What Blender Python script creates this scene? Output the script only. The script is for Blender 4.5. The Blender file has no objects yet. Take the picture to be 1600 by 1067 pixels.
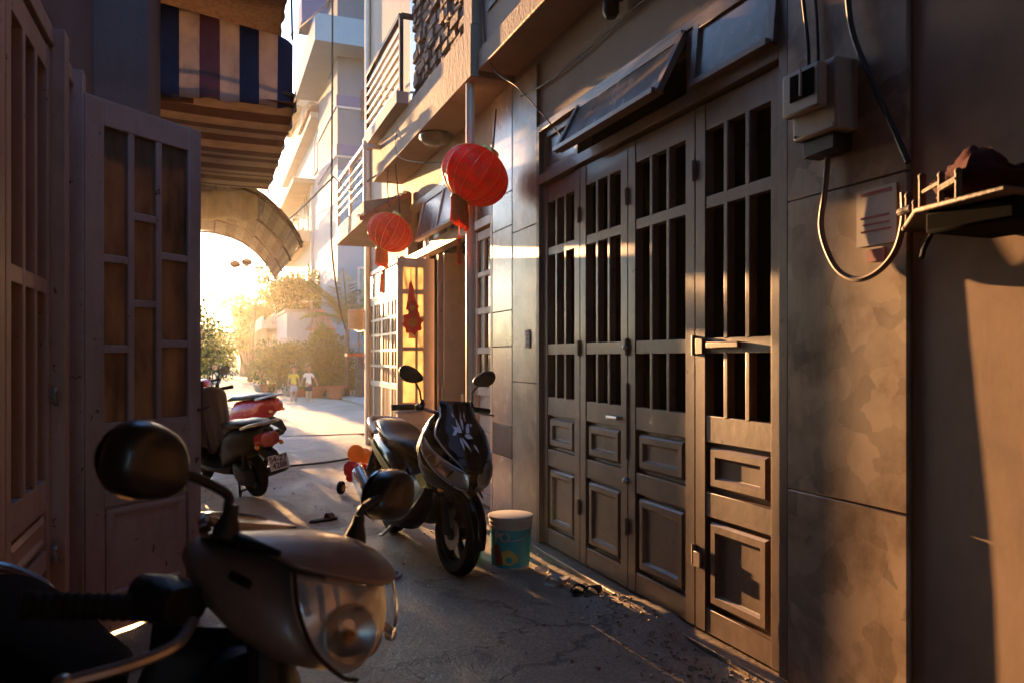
import bpy, bmesh, math, random
from mathutils import Vector, Matrix, noise
from math import sin, cos, pi, radians as R
SC = bpy.context.scene
COL = SC.collection
random.seed(11)

# ------------------------------------------------------------ camera, sky, sun, exposure
EYE = 1.35
YAW = math.atan(470 / 1200)
cam_d = bpy.data.cameras.new('camera')
cam = bpy.data.objects.new('camera', cam_d); COL.objects.link(cam)
cam.location = (0, 0, EYE)
cam.rotation_euler = (pi / 2, 0, -YAW)
cam_d.sensor_width = 36; cam_d.lens = 27
cam_d.shift_y = 0.0153
cam_d.clip_start = 0.05; cam_d.clip_end = 1500
cam_d.dof.use_dof = True; cam_d.dof.focus_distance = 4.9; cam_d.dof.aperture_fstop = 4.5
SC.camera = cam

HAZE = 0.0005
SUN_AZ, SUN_EL = R(5.2), R(6.4)          # azimuth is measured from the alley axis towards the left
world = bpy.data.worlds.new('World'); SC.world = world; world.use_nodes = True
wn = world.node_tree.nodes; wl = world.node_tree.links
sky = wn.new('ShaderNodeTexSky'); sky.sky_type = 'NISHITA'; sky.sun_disc = False
sky.sun_elevation = SUN_EL; sky.sun_rotation = -SUN_AZ
sky.air_density = 1.0; sky.dust_density = 0.8; sky.ozone_density = 4.0
bg = wn['Background']; bg.inputs['Strength'].default_value = 0.115
wl.new(sky.outputs[0], bg.inputs['Color'])
sun_d = bpy.data.lights.new('sun', 'SUN'); sun = bpy.data.objects.new('sun', sun_d); COL.objects.link(sun)
sun_d.energy = 3.2; sun_d.angle = R(0.55); sun_d.color = (1.0, 0.54, 0.22)
sun.rotation_euler = Vector((sin(SUN_AZ), -cos(SUN_AZ), -math.tan(SUN_EL))).to_track_quat('-Z', 'Y').to_euler()
vs = SC.view_settings
vs.view_transform = 'Standard'; vs.look = 'None'; vs.gamma = 1; vs.use_curve_mapping = False
vs.exposure = 3.2
SC.cycles.use_denoising = True
SC.cycles.max_bounces = 6; SC.cycles.diffuse_bounces = 4; SC.cycles.glossy_bounces = 3
SC.cycles.transmission_bounces = 5; SC.cycles.transparent_max_bounces = 8; SC.cycles.volume_bounces = 0
SC.cycles.sample_clamp_indirect = 4.0
SC.cycles.caustics_reflective = False; SC.cycles.caustics_refractive = False

# ------------------------------------------------------------ materials
MATS = {}
def mat(name, col, rough=.6, metal=0., var=.25, scale=6., bump=0., bscale=40., col2=None, coat=0., trans=0., spec=.5, chips=0., cells=0.,
        dirt=0., alpha=1., translucent=0., stretch=None):
    """procedural material: base colour broken up by two noise scales, fine bump, roughness variation"""
    if name in MATS: return MATS[name]
    m = bpy.data.materials.new(name); m.use_nodes = True
    nt = m.node_tree; N = nt.nodes; L = nt.links
    b = N['Principled BSDF']
    tc = N.new('ShaderNodeTexCoord')
    src = tc.outputs['Object']
    if stretch:
        mp = N.new('ShaderNodeMapping'); mp.inputs['Scale'].default_value = stretch
        L.new(src, mp.inputs['Vector']); src = mp.outputs['Vector']
    n1 = N.new('ShaderNodeTexNoise'); n1.inputs['Scale'].default_value = scale; n1.inputs['Detail'].default_value = 8
    n1.inputs['Roughness'].default_value = .65
    L.new(src, n1.inputs['Vector'])
    rp = N.new('ShaderNodeValToRGB')
    c2 = col2 if col2 else tuple(max(0, c * (1 - var)) for c in col)
    c3 = tuple(min(1, c * (1 + var * .6)) for c in col)
    e = rp.color_ramp.elements
    e[0].position = .32; e[0].color = (*c2, 1); e[1].position = .7; e[1].color = (*c3, 1)
    x = e.new(.5); x.color = (*col, 1)
    L.new(n1.outputs['Fac'], rp.inputs['Fac'])
    out = rp.outputs['Color']
    if dirt > 0:
        n3 = N.new('ShaderNodeTexNoise'); n3.inputs['Scale'].default_value = scale * .35; n3.inputs['Detail'].default_value = 10
        n3.inputs['Roughness'].default_value = .75
        mp3 = N.new('ShaderNodeMapping'); mp3.inputs['Scale'].default_value = (1.7, 1.7, .4); L.new(tc.outputs['Object'], mp3.inputs['Vector']); L.new(mp3.outputs['Vector'], n3.inputs['Vector'])
        r3 = N.new('ShaderNodeValToRGB'); r3.color_ramp.elements[0].position = .48; r3.color_ramp.elements[1].position = .68
        L.new(n3.outputs['Fac'], r3.inputs['Fac'])
        mx = N.new('ShaderNodeMixRGB'); mx.blend_type = 'MULTIPLY'; mx.inputs['Color2'].default_value = (.42, .36, .3, 1)
        ml = N.new('ShaderNodeMath'); ml.operation = 'MULTIPLY'; ml.inputs[1].default_value = dirt
        L.new(r3.outputs['Color'], ml.inputs[0]); L.new(ml.outputs[0], mx.inputs['Fac']); L.new(out, mx.inputs['Color1'])
        out = mx.outputs['Color']
    if cells > 0:
        nd = N.new('ShaderNodeTexNoise'); nd.inputs['Scale'].default_value = 5; nd.inputs['Detail'].default_value = 5; L.new(tc.outputs['Object'], nd.inputs['Vector'])
        va = N.new('ShaderNodeVectorMath'); va.operation = 'MULTIPLY_ADD'; va.inputs[1].default_value = (.16,.16,.16); L.new(nd.outputs['Color'], va.inputs[0]); L.new(tc.outputs['Object'], va.inputs[2])
        vc = N.new('ShaderNodeTexVoronoi'); vc.inputs['Scale'].default_value = 8; L.new(va.outputs[0], vc.inputs['Vector'])
        sp = N.new('ShaderNodeSeparateColor'); L.new(vc.outputs['Color'], sp.inputs[0])
        mr = N.new('ShaderNodeMapRange'); mr.inputs['To Min'].default_value = 1-.75*cells; mr.inputs['To Max'].default_value = 1+.35*cells; L.new(sp.outputs[0], mr.inputs['Value'])
        mc = N.new('ShaderNodeMixRGB'); mc.blend_type = 'MULTIPLY'; mc.inputs['Fac'].default_value = .7; L.new(out, mc.inputs['Color1']); L.new(mr.outputs[0], mc.inputs['Color2']); out = mc.outputs['Color']
    if chips > 0:
        n4 = N.new('ShaderNodeTexNoise'); n4.inputs['Scale'].default_value = 17; n4.inputs['Detail'].default_value = 9; n4.inputs['Roughness'].default_value = .7
        L.new(tc.outputs['Object'], n4.inputs['Vector'])
        r4 = N.new('ShaderNodeValToRGB'); r4.color_ramp.elements[0].position = .66 - .1*chips; r4.color_ramp.elements[1].position = .68 - .1*chips
        L.new(n4.outputs['Fac'], r4.inputs['Fac'])
        m4 = N.new('ShaderNodeMixRGB'); m4.inputs['Color2'].default_value = (.10, .045, .022, 1); L.new(r4.outputs['Color'], m4.inputs['Fac']); L.new(out, m4.inputs['Color1']); out = m4.outputs['Color']
    L.new(out, b.inputs['Base Color'])
    rr = N.new('ShaderNodeMapRange'); rr.inputs['To Min'].default_value = max(.02, rough - .12); rr.inputs['To Max'].default_value = min(1, rough + .12)
    L.new(n1.outputs['Fac'], rr.inputs['Value']); L.new(rr.outputs[0], b.inputs['Roughness'])
    b.inputs['Metallic'].default_value = metal
    b.inputs['Specular IOR Level'].default_value = spec
    b.inputs['Coat Weight'].default_value = coat; b.inputs['Coat Roughness'].default_value = .08
    b.inputs['Transmission Weight'].default_value = trans
    b.inputs['Alpha'].default_value = alpha
    if bump > 0:
        n2 = N.new('ShaderNodeTexNoise'); n2.inputs['Scale'].default_value = bscale; n2.inputs['Detail'].default_value = 6
        L.new(src, n2.inputs['Vector'])
        bp = N.new('ShaderNodeBump'); bp.inputs['Strength'].default_value = bump; bp.inputs['Distance'].default_value = .02
        L.new(n2.outputs['Fac'], bp.inputs['Height']); L.new(bp.outputs['Normal'], b.inputs['Normal'])
    if translucent > 0:
        t = N.new('ShaderNodeBsdfTranslucent'); L.new(out, t.inputs['Color'])
        ms = N.new('ShaderNodeMixShader'); ms.inputs[0].default_value = translucent
        L.new(b.outputs[0], ms.inputs[1]); L.new(t.outputs[0], ms.inputs[2])
        L.new(ms.outputs[0], N['Material Output'].inputs['Surface'])
    MATS[name] = m
    return m

def ground_mat():
    m = bpy.data.materials.new('worn_concrete'); m.use_nodes = True; nt = m.node_tree; N = nt.nodes; L = nt.links; b = N['Principled BSDF']
    tc = N.new('ShaderNodeTexCoord')
    def ns(sc, det=8, ro=.6, dist=0., st=None):
        n = N.new('ShaderNodeTexNoise'); n.inputs['Scale'].default_value = sc; n.inputs['Detail'].default_value = det; n.inputs['Roughness'].default_value = ro; n.inputs['Distortion'].default_value = dist
        if st:
            mp = N.new('ShaderNodeMapping'); mp.inputs['Scale'].default_value = st; L.new(tc.outputs['Object'], mp.inputs[0]); L.new(mp.outputs[0], n.inputs['Vector'])
        else: L.new(tc.outputs['Object'], n.inputs['Vector'])
        return n
    def ramp(src, p0, p1, c0, c1):
        r = N.new('ShaderNodeValToRGB'); e = r.color_ramp.elements; e[0].position = p0; e[1].position = p1; e[0].color = (*c0,1); e[1].color = (*c1,1); L.new(src, r.inputs[0]); return r
    def mix(kind, f, c1, c2):
        x = N.new('ShaderNodeMixRGB'); x.blend_type = kind
        if isinstance(f, float): x.inputs[0].default_value = f
        else: L.new(f, x.inputs[0])
        L.new(c1, x.inputs[1])
        if isinstance(c2, tuple): x.inputs[2].default_value = (*c2,1)
        else: L.new(c2, x.inputs[2])
        return x
    big = ns(.9, 10, .68, .6); base = ramp(big.outputs['Fac'], .36, .66, (.20,.145,.102), (.48,.355,.245))
    streak = ns(2.2, 8, .7, .4, (.55, 2.0, 1)); sr = ramp(streak.outputs['Fac'], .45, .62, (0,0,0), (1,1,1))
    c = mix('MIX', sr.outputs[0], base.outputs[0], (.31,.23,.162)); c.inputs[0].default_value = .5
    st2 = N.new('ShaderNodeMath'); st2.operation = 'MULTIPLY'; st2.inputs[1].default_value = .55; L.new(sr.outputs[0], st2.inputs[0]); L.new(st2.outputs[0], c.inputs[0])
    grit = ns(70, 4, .7); gr = ramp(grit.outputs['Fac'], .38, .66, (.62,.6,.58), (1.28,1.25,1.2)); c2 = mix('MULTIPLY', 1., c.outputs[0], gr.outputs[0])
    vo = N.new('ShaderNodeTexVoronoi'); vo.feature = 'DISTANCE_TO_EDGE'; vo.inputs['Scale'].default_value = .75
    wob = ns(3.0, 6, .7); mv = N.new('ShaderNodeVectorMath'); mv.operation = 'MULTIPLY_ADD'; mv.inputs[1].default_value = (.55,.55,0); L.new(wob.outputs['Color'], mv.inputs[0]); L.new(tc.outputs['Object'], mv.inputs[2]); L.new(mv.outputs[0], vo.inputs['Vector'])
    stn = ns(1.5, 5, .55, 1.2); so = ramp(stn.outputs['Fac'], .60, .70, (1,1,1), (.45,.42,.40)); c2 = mix('MULTIPLY', 1., c2.outputs[0], so.outputs[0])
    cr = ramp(vo.outputs['Distance'], .002, .012, (.35,.32,.3), (1,1,1)); c3 = mix('MULTIPLY', .8, c2.outputs[0], cr.outputs[0])
    L.new(c3.outputs[0], b.inputs['Base Color'])
    rr = ramp(big.outputs['Fac'], .35, .6, (.36,.36,.36), (.72,.72,.72)); L.new(rr.outputs[0], b.inputs['Roughness'])
    b1 = N.new('ShaderNodeBump'); b1.inputs['Strength'].default_value = .55; b1.inputs['Distance'].default_value = .012; L.new(grit.outputs['Fac'], b1.inputs['Height'])
    lum = ns(9, 7, .7, .3); b2 = N.new('ShaderNodeBump'); b2.inputs['Strength'].default_value = .5; b2.inputs['Distance'].default_value = .03; L.new(lum.outputs['Fac'], b2.inputs['Height']); L.new(b1.outputs[0], b2.inputs['Normal'])
    b3 = N.new('ShaderNodeBump'); b3.inputs['Strength'].default_value = .6; b3.inputs['Distance'].default_value = .01; L.new(cr.outputs[0], b3.inputs['Height']); L.new(b2.outputs[0], b3.inputs['Normal'])
    L.new(b3.outputs[0], b.inputs['Normal']); MATS['worn_concrete'] = m; return m
concrete = ground_mat()
road_m = mat('pale_road', (.42, .35, .25), .8, 0, .3, 1.2, .5, 18, dirt=.45)
plaster = mat('grey_plaster', (.28, .205, .165), .8, 0, .12, 3, .25, 50, dirt=.25)
plaster_w = mat('cream_plaster', (.38, .28, .20), .75, 0, .12, 3, .2, 40, dirt=.35)
plaster_unlit = mat('unlit_room_plaster', (.03, .027, .027), .85, 0, .2, 3, .3, 40)  # near-black: the darkness of the unlit rooms is put into the colour
slab_m = mat('balcony_render', (.33, .235, .165), .8, 0, .2, 2.5, .3, 30, dirt=.5)
marble = mat('beige_marble', (.37, .26, .18), .34, 0, .3, 3.4, .012, 30, dirt=.7, col2=(.19, .115, .075), cells=.6)
marble_c = mat('cream_marble', (.48, .35, .26), .25, 0, .2, 7, .012, 30, dirt=.3)
tile_dark = mat('oxblood_tile', (.05, .014, .014), .25, 0, .2, 5, .03, 30)
door_m = mat('brown_door_paint', (.185, .108, .075), .5, .05, .3, 3, .06, 16, dirt=.6, coat=.15, chips=.35)
door_w = mat('cream_door_paint', (.58, .45, .31), .42, 0, .12, 6, .1, 30, dirt=.3)
door_l = mat('mauve_door_paint', (.42, .32, .29), .5, 0, .14, 4, .08, 30, dirt=.5, chips=.25)
white_metal = mat('ivory_enamel', (.72, .62, .46), .35, .1, .08, 6, .05, 30, dirt=.15)
peg_m = mat('weathered_iron', (.11, .075, .05), .7, .0, .4, 14, .2, 60)
matt_black_m = mat('matt_black_iron', (.010, .009, .009), .95, 0, .3, 12, spec=.02)  # near-black, fully rough, almost no specular
steel = mat('dull_steel', (.42, .40, .38), .35, .9, .15, 12, .05, 60)
chrome = mat('chrome', (.75, .72, .68), .15, 1., .06, 8)
rust = mat('rusty_iron', (.13, .07, .045), .7, .5, .4, 14, .3, 60)
black_iron = mat('black_iron', (.010, .010, .011), .6, .1, .2, 10)
black_gloss = mat('black_lacquer', (.004, .004, .006), .10, 0, .2, 8, coat=.0, spec=.2)
black_plast = mat('black_plastic', (.006, .006, .007), .5, 0, .25, 14, .1, 90, spec=.3)
rubber = mat('rubber', (.006, .006, .006), .75, 0, .3, 16, .3, 90, spec=.25)
seat_m = mat('seat_vinyl', (.007, .006, .006), .42, 0, .2, 12, .15, 90, spec=.2)
taupe = mat('bronze_taupe_paint', (.23, .175, .15), .40, .2, .14, 40, .02, 200, coat=.2)
lime = mat('lime_decal', (.38, .42, .04), .4, 0, .08, 8)
silver = mat('silver_paint', (.42, .40, .38), .3, .7, .08, 10, coat=.3)
def clear_mat(name, tint, rough=.05, ior=1.5, add=.04):
    m = bpy.data.materials.new(name); m.use_nodes = True; nt = m.node_tree; N = nt.nodes; L = nt.links; N.remove(N['Principled BSDF'])
    t = N.new('ShaderNodeBsdfTransparent'); t.inputs[0].default_value = (*tint, 1); g = N.new('ShaderNodeBsdfGlossy'); g.inputs['Roughness'].default_value = rough
    fr = N.new('ShaderNodeFresnel'); fr.inputs['IOR'].default_value = ior
    nz = N.new('ShaderNodeTexNoise'); nz.inputs['Scale'].default_value = 9; ad = N.new('ShaderNodeMath'); ad.operation = 'MULTIPLY_ADD'; ad.inputs[1].default_value = add*2
    L.new(nz.outputs['Fac'], ad.inputs[0]); L.new(fr.outputs[0], ad.inputs[2])
    mx = N.new('ShaderNodeMixShader'); L.new(ad.outputs[0], mx.inputs[0]); L.new(t.outputs[0], mx.inputs[1]); L.new(g.outputs[0], mx.inputs[2]); L.new(mx.outputs[0], N['Material Output'].inputs['Surface'])
    MATS[name] = m; return m
lens = clear_mat('clear_lens', (.93, .93, .93))
reflector = mat('reflector', (.9, .88, .86), .22, .45, .15, 10, .25, 18)
red_lens = mat('red_lens', (.35, .012, .012), .15, 0, .2, 10, coat=.5)
amber = mat('amber_lens', (.7, .22, .02), .2, 0, .1, 10, coat=.4)
red_paint = mat('red_paint', (.45, .02, .02), .25, 0, .15, 8, coat=.6)
red_toy = mat('red_toy_plastic', (.55, .02, .03), .35, 0, .12, 8, translucent=.2)
yel_toy = mat('yellow_toy_plastic', (.75, .33, .03), .35, 0, .12, 8, translucent=.25)
scoot_brown = mat('dark_brown_scooter_paint', (.011, .008, .008), .5, .0, .15, 8, coat=.03, spec=.12)
plate_m = mat('number_plate_white', (.40, .36, .34), .5, 0, .1, 20)
ink = mat('black_ink', (.02, .018, .018), .6, 0, .1, 8)
white_print = mat('white_print', (.72, .74, .78), .5, 0, .2, 40)
glass_amber = mat('frosted_amber_glass', (.17, .125, .085), .4, 0, .5, 9, .6, 26, translucent=.30, stretch=(1, 1, .3), dirt=.6)
glass_dark = mat('dim_glass', (.03, .028, .026), .14, 0, .3, 6, .05, 12)
glass_grey = mat('far_glass', (.09, .11, .12), .15, 0, .3, 3)
glass_tr = mat('dusty_transom_glass', (.20, .15, .11), .25, 0, .3, 5, .05, 20)
blue_wall = mat('pale_blue_wall', (.14, .26, .31), .8, 0, .1, 1.2, .1, 20, dirt=.2)
blue_grey = mat('grey_blue_wall', (.065, .115, .15), .8, 0, .12, 1.2, .1, 20, dirt=.25)
blue_band = mat('blue_band_paint', (.025, .06, .15), .7, 0, .1, 2)
cream_far = mat('far_cream_wall', (.36, .29, .20), .8, 0, .14, 1.2, .1, 20, dirt=.35)
white_far = mat('far_white_wall', (.44, .42, .37), .8, 0, .1, 1.2, .1, 20, dirt=.25)
rooftile = mat('terracotta_tile', (.33, .14, .08), .8, 0, .35, 4, .3, 30)
terracotta = mat('terracotta_pot', (.30, .10, .06), .8, 0, .25, 8, .2, 30)
bark = mat('bark', (.11, .08, .055), .9, 0, .4, 8, .6, 30)
leaf_a = mat('leaf_green', (.075, .115, .03), .5, 0, .4, 2.5, translucent=.45)
leaf_b = mat('leaf_dark', (.04, .075, .03), .5, 0, .4, 2.5, translucent=.3)
leaf_c = mat('leaf_yellow_green', (.16, .18, .04), .5, 0, .35, 2.5, translucent=.45)
palm_m = mat('palm_leaf', (.09, .14, .05), .45, 0, .3, 3, translucent=.4)
creeper = mat('creeper_wall', (.085, .075, .075), .9, 0, .5, 9, .9, 24)
skin = mat('skin', (.38, .22, .14), .55, 0, .08, 20)
hair = mat('hair', (.012, .009, .008), .5, 0, .3, 40)
shirt_y = mat('yellow_cotton', (.62, .50, .06), .8, 0, .12, 10)
shirt_w = mat('white_cotton', (.70, .66, .52), .8, 0, .12, 10)
short_b = mat('navy_cotton', (.04, .03, .045), .85, 0, .2, 12)
short_g = mat('blue_grey_cotton', (.34, .38, .42), .85, 0, .2, 12)
cl_navy = mat('navy_canvas', (.045, .055, .115), .8, 0, .2, 8, .2, 90, dirt=.35, translucent=.25)
cl_cream = mat('cream_canvas', (.50, .42, .36), .8, 0, .15, 8, .2, 90, dirt=.5, translucent=.22)
cl_maroon = mat('maroon_canvas', (.17, .09, .105), .8, 0, .2, 8, .2, 90, dirt=.3, translucent=.25)
cl_brown = mat('brown_canvas', (.20, .13, .09), .85, 0, .2, 8, .2, 90, translucent=.28)
cl_tan = mat('tan_canvas', (.46, .37, .27), .85, 0, .2, 8, .2, 90, translucent=.32)
mat_weave = mat('woven_bamboo', (.20, .14, .09), .85, 0, .45, 30, .7, 60, translucent=.18)
corr_b = mat('dark_stripe_sheet', (.24, .175, .105), .6, 0, .3, 5, .3, 40, dirt=.5, translucent=.3)  # darker colour for every second stripe of the sheet
corr = mat('fibreglass_sheet', (.34, .27, .17), .6, 0, .3, 5, .3, 40, dirt=.5, translucent=.3)
ornament_m = mat('red_foil_paper', (.62, .02, .012), .4, 0, .2, 12, translucent=.55)
glass_glow = mat('backlit_frosted_glass', (.60, .50, .34), .4, 0, .25, 9, .3, 26, translucent=.75)  # sun glow from behind is put into the brighter colour
silk = mat('red_lantern_silk', (.66, .030, .008), .5, 0, .3, 9, .1, 60, translucent=.6)
gold_print = mat('gold_print', (.60, .12, .02), .4, 0, .3, 12, translucent=.4)
gold = mat('gold_trim', (.75, .45, .12), .3, .8, .2, 14)
fringe_m = mat('orange_fringe', (.75, .16, .03), .6, 0, .25, 30, translucent=.4)
paper = mat('paper_label', (.55, .47, .40), .7, 0, .15, 14)
red_print = mat('red_print', (.33, .035, .03), .6, 0, .15, 14)
teal = mat('teal_label', (.03, .40, .44), .45, 0, .12, 6, dirt=.3)
pail_m = mat('white_pail_plastic', (.62, .54, .44), .45, 0, .1, 8, dirt=.3, translucent=.1)
yel_print = mat('yellow_print', (.72, .50, .10), .5, 0, .2, 14)
cable_m = mat('black_cable', (.02, .018, .017), .6, 0, .2, 20)
cable_tan = mat('tan_cable', (.15, .095, .06), .6, 0, .2, 20)
meter_m = mat('meter_box_plastic', (.34, .28, .23), .5, 0, .12, 8, .05, 40, dirt=.3)
stone_m = mat('split_stone', (.17, .115, .085), .85, 0, .5, 16, .8, 40)

# ------------------------------------------------------------ mesh builder
class MB:
    def __init__(s): s.v = []; s.f = []; s.mi = []
    def add(s, vs, fs, mi=0):
        o = len(s.v); s.v += [tuple(p) for p in vs]
        for q in fs: s.f.append(tuple(i + o for i in q)); s.mi.append(mi)
        return s
    def box(s, x0, x1, y0, y1, z0, z1, mi=0):
        return s.add([(x0,y0,z0),(x1,y0,z0),(x1,y1,z0),(x0,y1,z0),(x0,y0,z1),(x1,y0,z1),(x1,y1,z1),(x0,y1,z1)],
                     [(0,3,2,1),(4,5,6,7),(0,1,5,4),(1,2,6,5),(2,3,7,6),(3,0,4,7)], mi)
    def hexa(s, p, mi=0):
        return s.add(p, [(0,3,2,1),(4,5,6,7),(0,1,5,4),(1,2,6,5),(2,3,7,6),(3,0,4,7)], mi)
    def bar(s, a, b, w, h=None, up=(0,0,1), mi=0):
        a = Vector(a); b = Vector(b); h = h or w
        d = (b - a).normalized(); u = Vector(up)
        if abs(d.dot(u)) > .95: u = Vector((1,0,0))
        r = d.cross(u).normalized(); u = r.cross(d)
        P = []
        for c in (a, b):
            for i, j in ((-1,-1),(1,-1),(1,1),(-1,1)): P.append(c + r*(w/2*i) + u*(h/2*j))
        return s.add(P, [(0,3,2,1),(4,5,6,7),(0,1,5,4),(1,2,6,5),(2,3,7,6),(3,0,4,7)], mi)
    def tube(s, pts, r, n=8, cap=True, mi=0, closed=False):
        pts = [Vector(p) for p in pts]; k = len(pts)
        rs = r if isinstance(r, (list, tuple)) else [r] * k
        rings = []; prev = None
        for i, p in enumerate(pts):
            if closed: d = pts[(i+1) % k] - pts[i-1]
            else: d = pts[min(i+1, k-1)] - pts[max(i-1, 0)]
            d = d.normalized() if d.length > 1e-9 else Vector((0,0,1))
            if prev is None:
                u = Vector((0,0,1)) if abs(d.z) < .9 else Vector((1,0,0))
            else: u = prev
            u = (u - d*u.dot(d)).normalized(); prev = u
            w = d.cross(u)
            rings.append([p + (u*cos(2*pi*j/n) + w*sin(2*pi*j/n))*rs[i] for j in range(n)])
        return s.loft(rings, cap and not closed, mi, closed)
    def loft(s, rings, cap=True, mi=0, closed=False, open_ring=False):
        n = len(rings[0]); vs = [p for r_ in rings for p in r_]; fs = []
        K = len(rings)
        for i in range(K if closed else K-1):
            a = i*n; b = ((i+1) % K)*n
            for j in range(n-1 if open_ring else n):
                j2 = (j+1) % n
                fs.append((a+j, a+j2, b+j2, b+j))
        if cap and not closed:
            fs.append(tuple(range(n-1, -1, -1))); fs.append(tuple((K-1)*n + j for j in range(n)))
        return s.add(vs, fs, mi)
    def lathe(s, prof, n=20, M=None, mi=0, sq=None):
        rings = []
        for r_, z in prof:
            ring = [Vector((r_*cos(2*pi*j/n), r_*sin(2*pi*j/n), z)) for j in range(n)]
            rings.append([M @ p for p in ring] if M else ring)
        return s.loft(rings, True, mi)
    def grid(s, fn, nu, nv, mi=None, thick=None):
        vs = [fn(i/nu, j/nv) for i in range(nu+1) for j in range(nv+1)]
        w = nv+1
        for_faces = []; o = len(s.v); s.v += [tuple(p) for p in vs]
        for i in range(nu):
            for j in range(nv):
                s.f.append((o+i*w+j, o+(i+1)*w+j, o+(i+1)*w+j+1, o+i*w+j+1))
                s.mi.append(mi(i, j) if callable(mi) else (mi or 0))
        return s
    def ball(s, c, rx, ry=None, rz=None, n=12, m=8, M=None, mi=0):
        ry = ry or rx; rz = rz or rx; rings = []
        for i in range(m+1):
            a = -pi/2 + pi*i/m; a = max(-pi/2+.03, min(pi/2-.03, a))
            ring = []
            for j in range(n):
                p = Vector((rx*cos(a)*cos(2*pi*j/n), ry*cos(a)*sin(2*pi*j/n), rz*sin(a)))
                if M: p = M @ p
                ring.append(p + Vector(c))
            rings.append(ring)
        return s.loft(rings, True, mi)
    def prism(s, poly, axis, d0, d1, mi=0):
        """2-D outline extruded along an axis ('x': poly is y,z; 'y': x,z; 'z': x,y)"""
        n = len(poly)
        def P(a, b, d): return {'x': (d,a,b), 'y': (a,d,b), 'z': (a,b,d)}[axis]
        vs = [P(a,b,d0) for a,b in poly] + [P(a,b,d1) for a,b in poly]
        fs = [tuple(range(n-1,-1,-1)), tuple(range(n, 2*n))] + [(i,(i+1)%n,n+(i+1)%n,n+i) for i in range(n)]
        return s.add(vs, fs, mi)
    def sup(s, secs, n=18, p=2.6, mi=0, axis='x'):
        """superellipse sections (x, z0, z1, halfwidth[, yoff[, shear]]) lofted along x"""
        rings = []
        for q in secs:
            x, z0, z1, w = q[:4]; yo = q[4] if len(q) > 4 else 0; sh = q[5] if len(q) > 5 else 0
            zc = (z0+z1)/2; h = (z1-z0)/2; ring = []
            for j in range(n):
                a = 2*pi*j/n; ca, sa = cos(a), sin(a)
                yy = w*math.copysign(abs(ca)**(2/p), ca); zz = h*math.copysign(abs(sa)**(2/p), sa)
                ring.append(Vector((x + sh*zz, yo+yy, zc+zz)))
            rings.append(ring)
        return s.loft(rings, True, mi)
    def xf(s, M):
        s.v = [tuple(M @ Vector(p)) for p in s.v]; return s
    def build(s, name, mats, parent=None, smooth=35, bevel=0, kind=None, sub=0, solid=0):
        me = bpy.data.meshes.new(name)
        me.from_pydata(s.v, [], s.f)
        if not isinstance(mats, (list, tuple)): mats = [mats]
        for m in mats: me.materials.append(m)
        me.polygons.foreach_set('material_index', s.mi)
        bm = bmesh.new(); bm.from_mesh(me); bmesh.ops.recalc_face_normals(bm, faces=bm.faces); bm.to_mesh(me); bm.free()
        if smooth:
            me.polygons.foreach_set('use_smooth', [True]*len(me.polygons))
            me.set_sharp_from_angle(angle=R(smooth))
        o = bpy.data.objects.new(name, me); COL.objects.link(o)
        if parent: o.parent = parent
        if kind: o['kind'] = kind
        if solid:
            md = o.modifiers.new('solid', 'SOLIDIFY'); md.thickness = solid; md.offset = 0
        if bevel:
            md = o.modifiers.new('bevel', 'BEVEL'); md.width = bevel; md.segments = 2; md.limit_method = 'ANGLE'; md.angle_limit = R(40)
        if sub:
            md = o.modifiers.new('sub', 'SUBSURF'); md.levels = sub; md.render_levels = sub
        return o

def tag(o, label=None, cat=None, group=None, kind=None):
    if label: o['label'] = label
    if cat: o['category'] = cat
    if group: o['group'] = group
    if kind: o['kind'] = kind
    return o
def thing(name, label, cat, loc=(0,0,0), rz=0, group=None):
    o = bpy.data.objects.new(name, None); COL.objects.link(o); o.empty_display_size = .1
    o.location = loc; o.rotation_euler = (0,0,rz)
    return tag(o, label, cat, group)
def copy_tree(o, parent=None):
    c = o.copy(); COL.objects.link(c); c.parent = parent
    for ch in [x for x in o.children]: copy_tree(ch, c)
    return c
def lerp(a, b, t): return a + (b-a)*t
def table(tab, z):
    if z <= tab[0][0]: return tab[0][1:]
    for a, b in zip(tab, tab[1:]):
        if z <= b[0]:
            t = (z-a[0])/(b[0]-a[0]); t = t*t*(3-2*t)*.35 + t*.65
            return tuple(lerp(p, q, t) for p, q in zip(a[1:], b[1:]))
    return tab[-1][1:]
def curve_pts(P, n=24):
    """Catmull-Rom through points"""
    P = [Vector(p) for p in P]; P = [P[0]*2-P[1]] + P + [P[-1]*2-P[-2]]; out = []
    seg = len(P)-3
    for i in range(seg):
        m = max(2, n//seg)
        for k in range(m):
            t = k/m; a,b,c,d = P[i:i+4]
            out.append(.5*((2*b)+(-a+c)*t+(2*a-5*b+4*c-d)*t*t+(-a+3*b-3*c+d)*t**3))
    out.append(P[-2]); return out
def text_mesh(body, size, name, m, parent, M, bend=None, extrude=.0015, align='CENTER', offset=0.):
    cu = bpy.data.curves.new(name, 'FONT'); cu.body = body; cu.size = size; cu.extrude = extrude; cu.align_x = align; cu.align_y = 'CENTER'
    cu.offset = offset
    t = bpy.data.objects.new(name, cu); COL.objects.link(t)
    dg = bpy.context.evaluated_depsgraph_get(); dg.update()
    me = bpy.data.meshes.new_from_object(t.evaluated_get(dg)); bpy.data.objects.remove(t)
    for v in me.vertices: v.co = bend(v.co) if bend else M @ v.co
    me.materials.clear(); me.materials.append(m)
    o = bpy.data.objects.new(name, me); COL.objects.link(o); o.parent = parent
    return o
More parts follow.
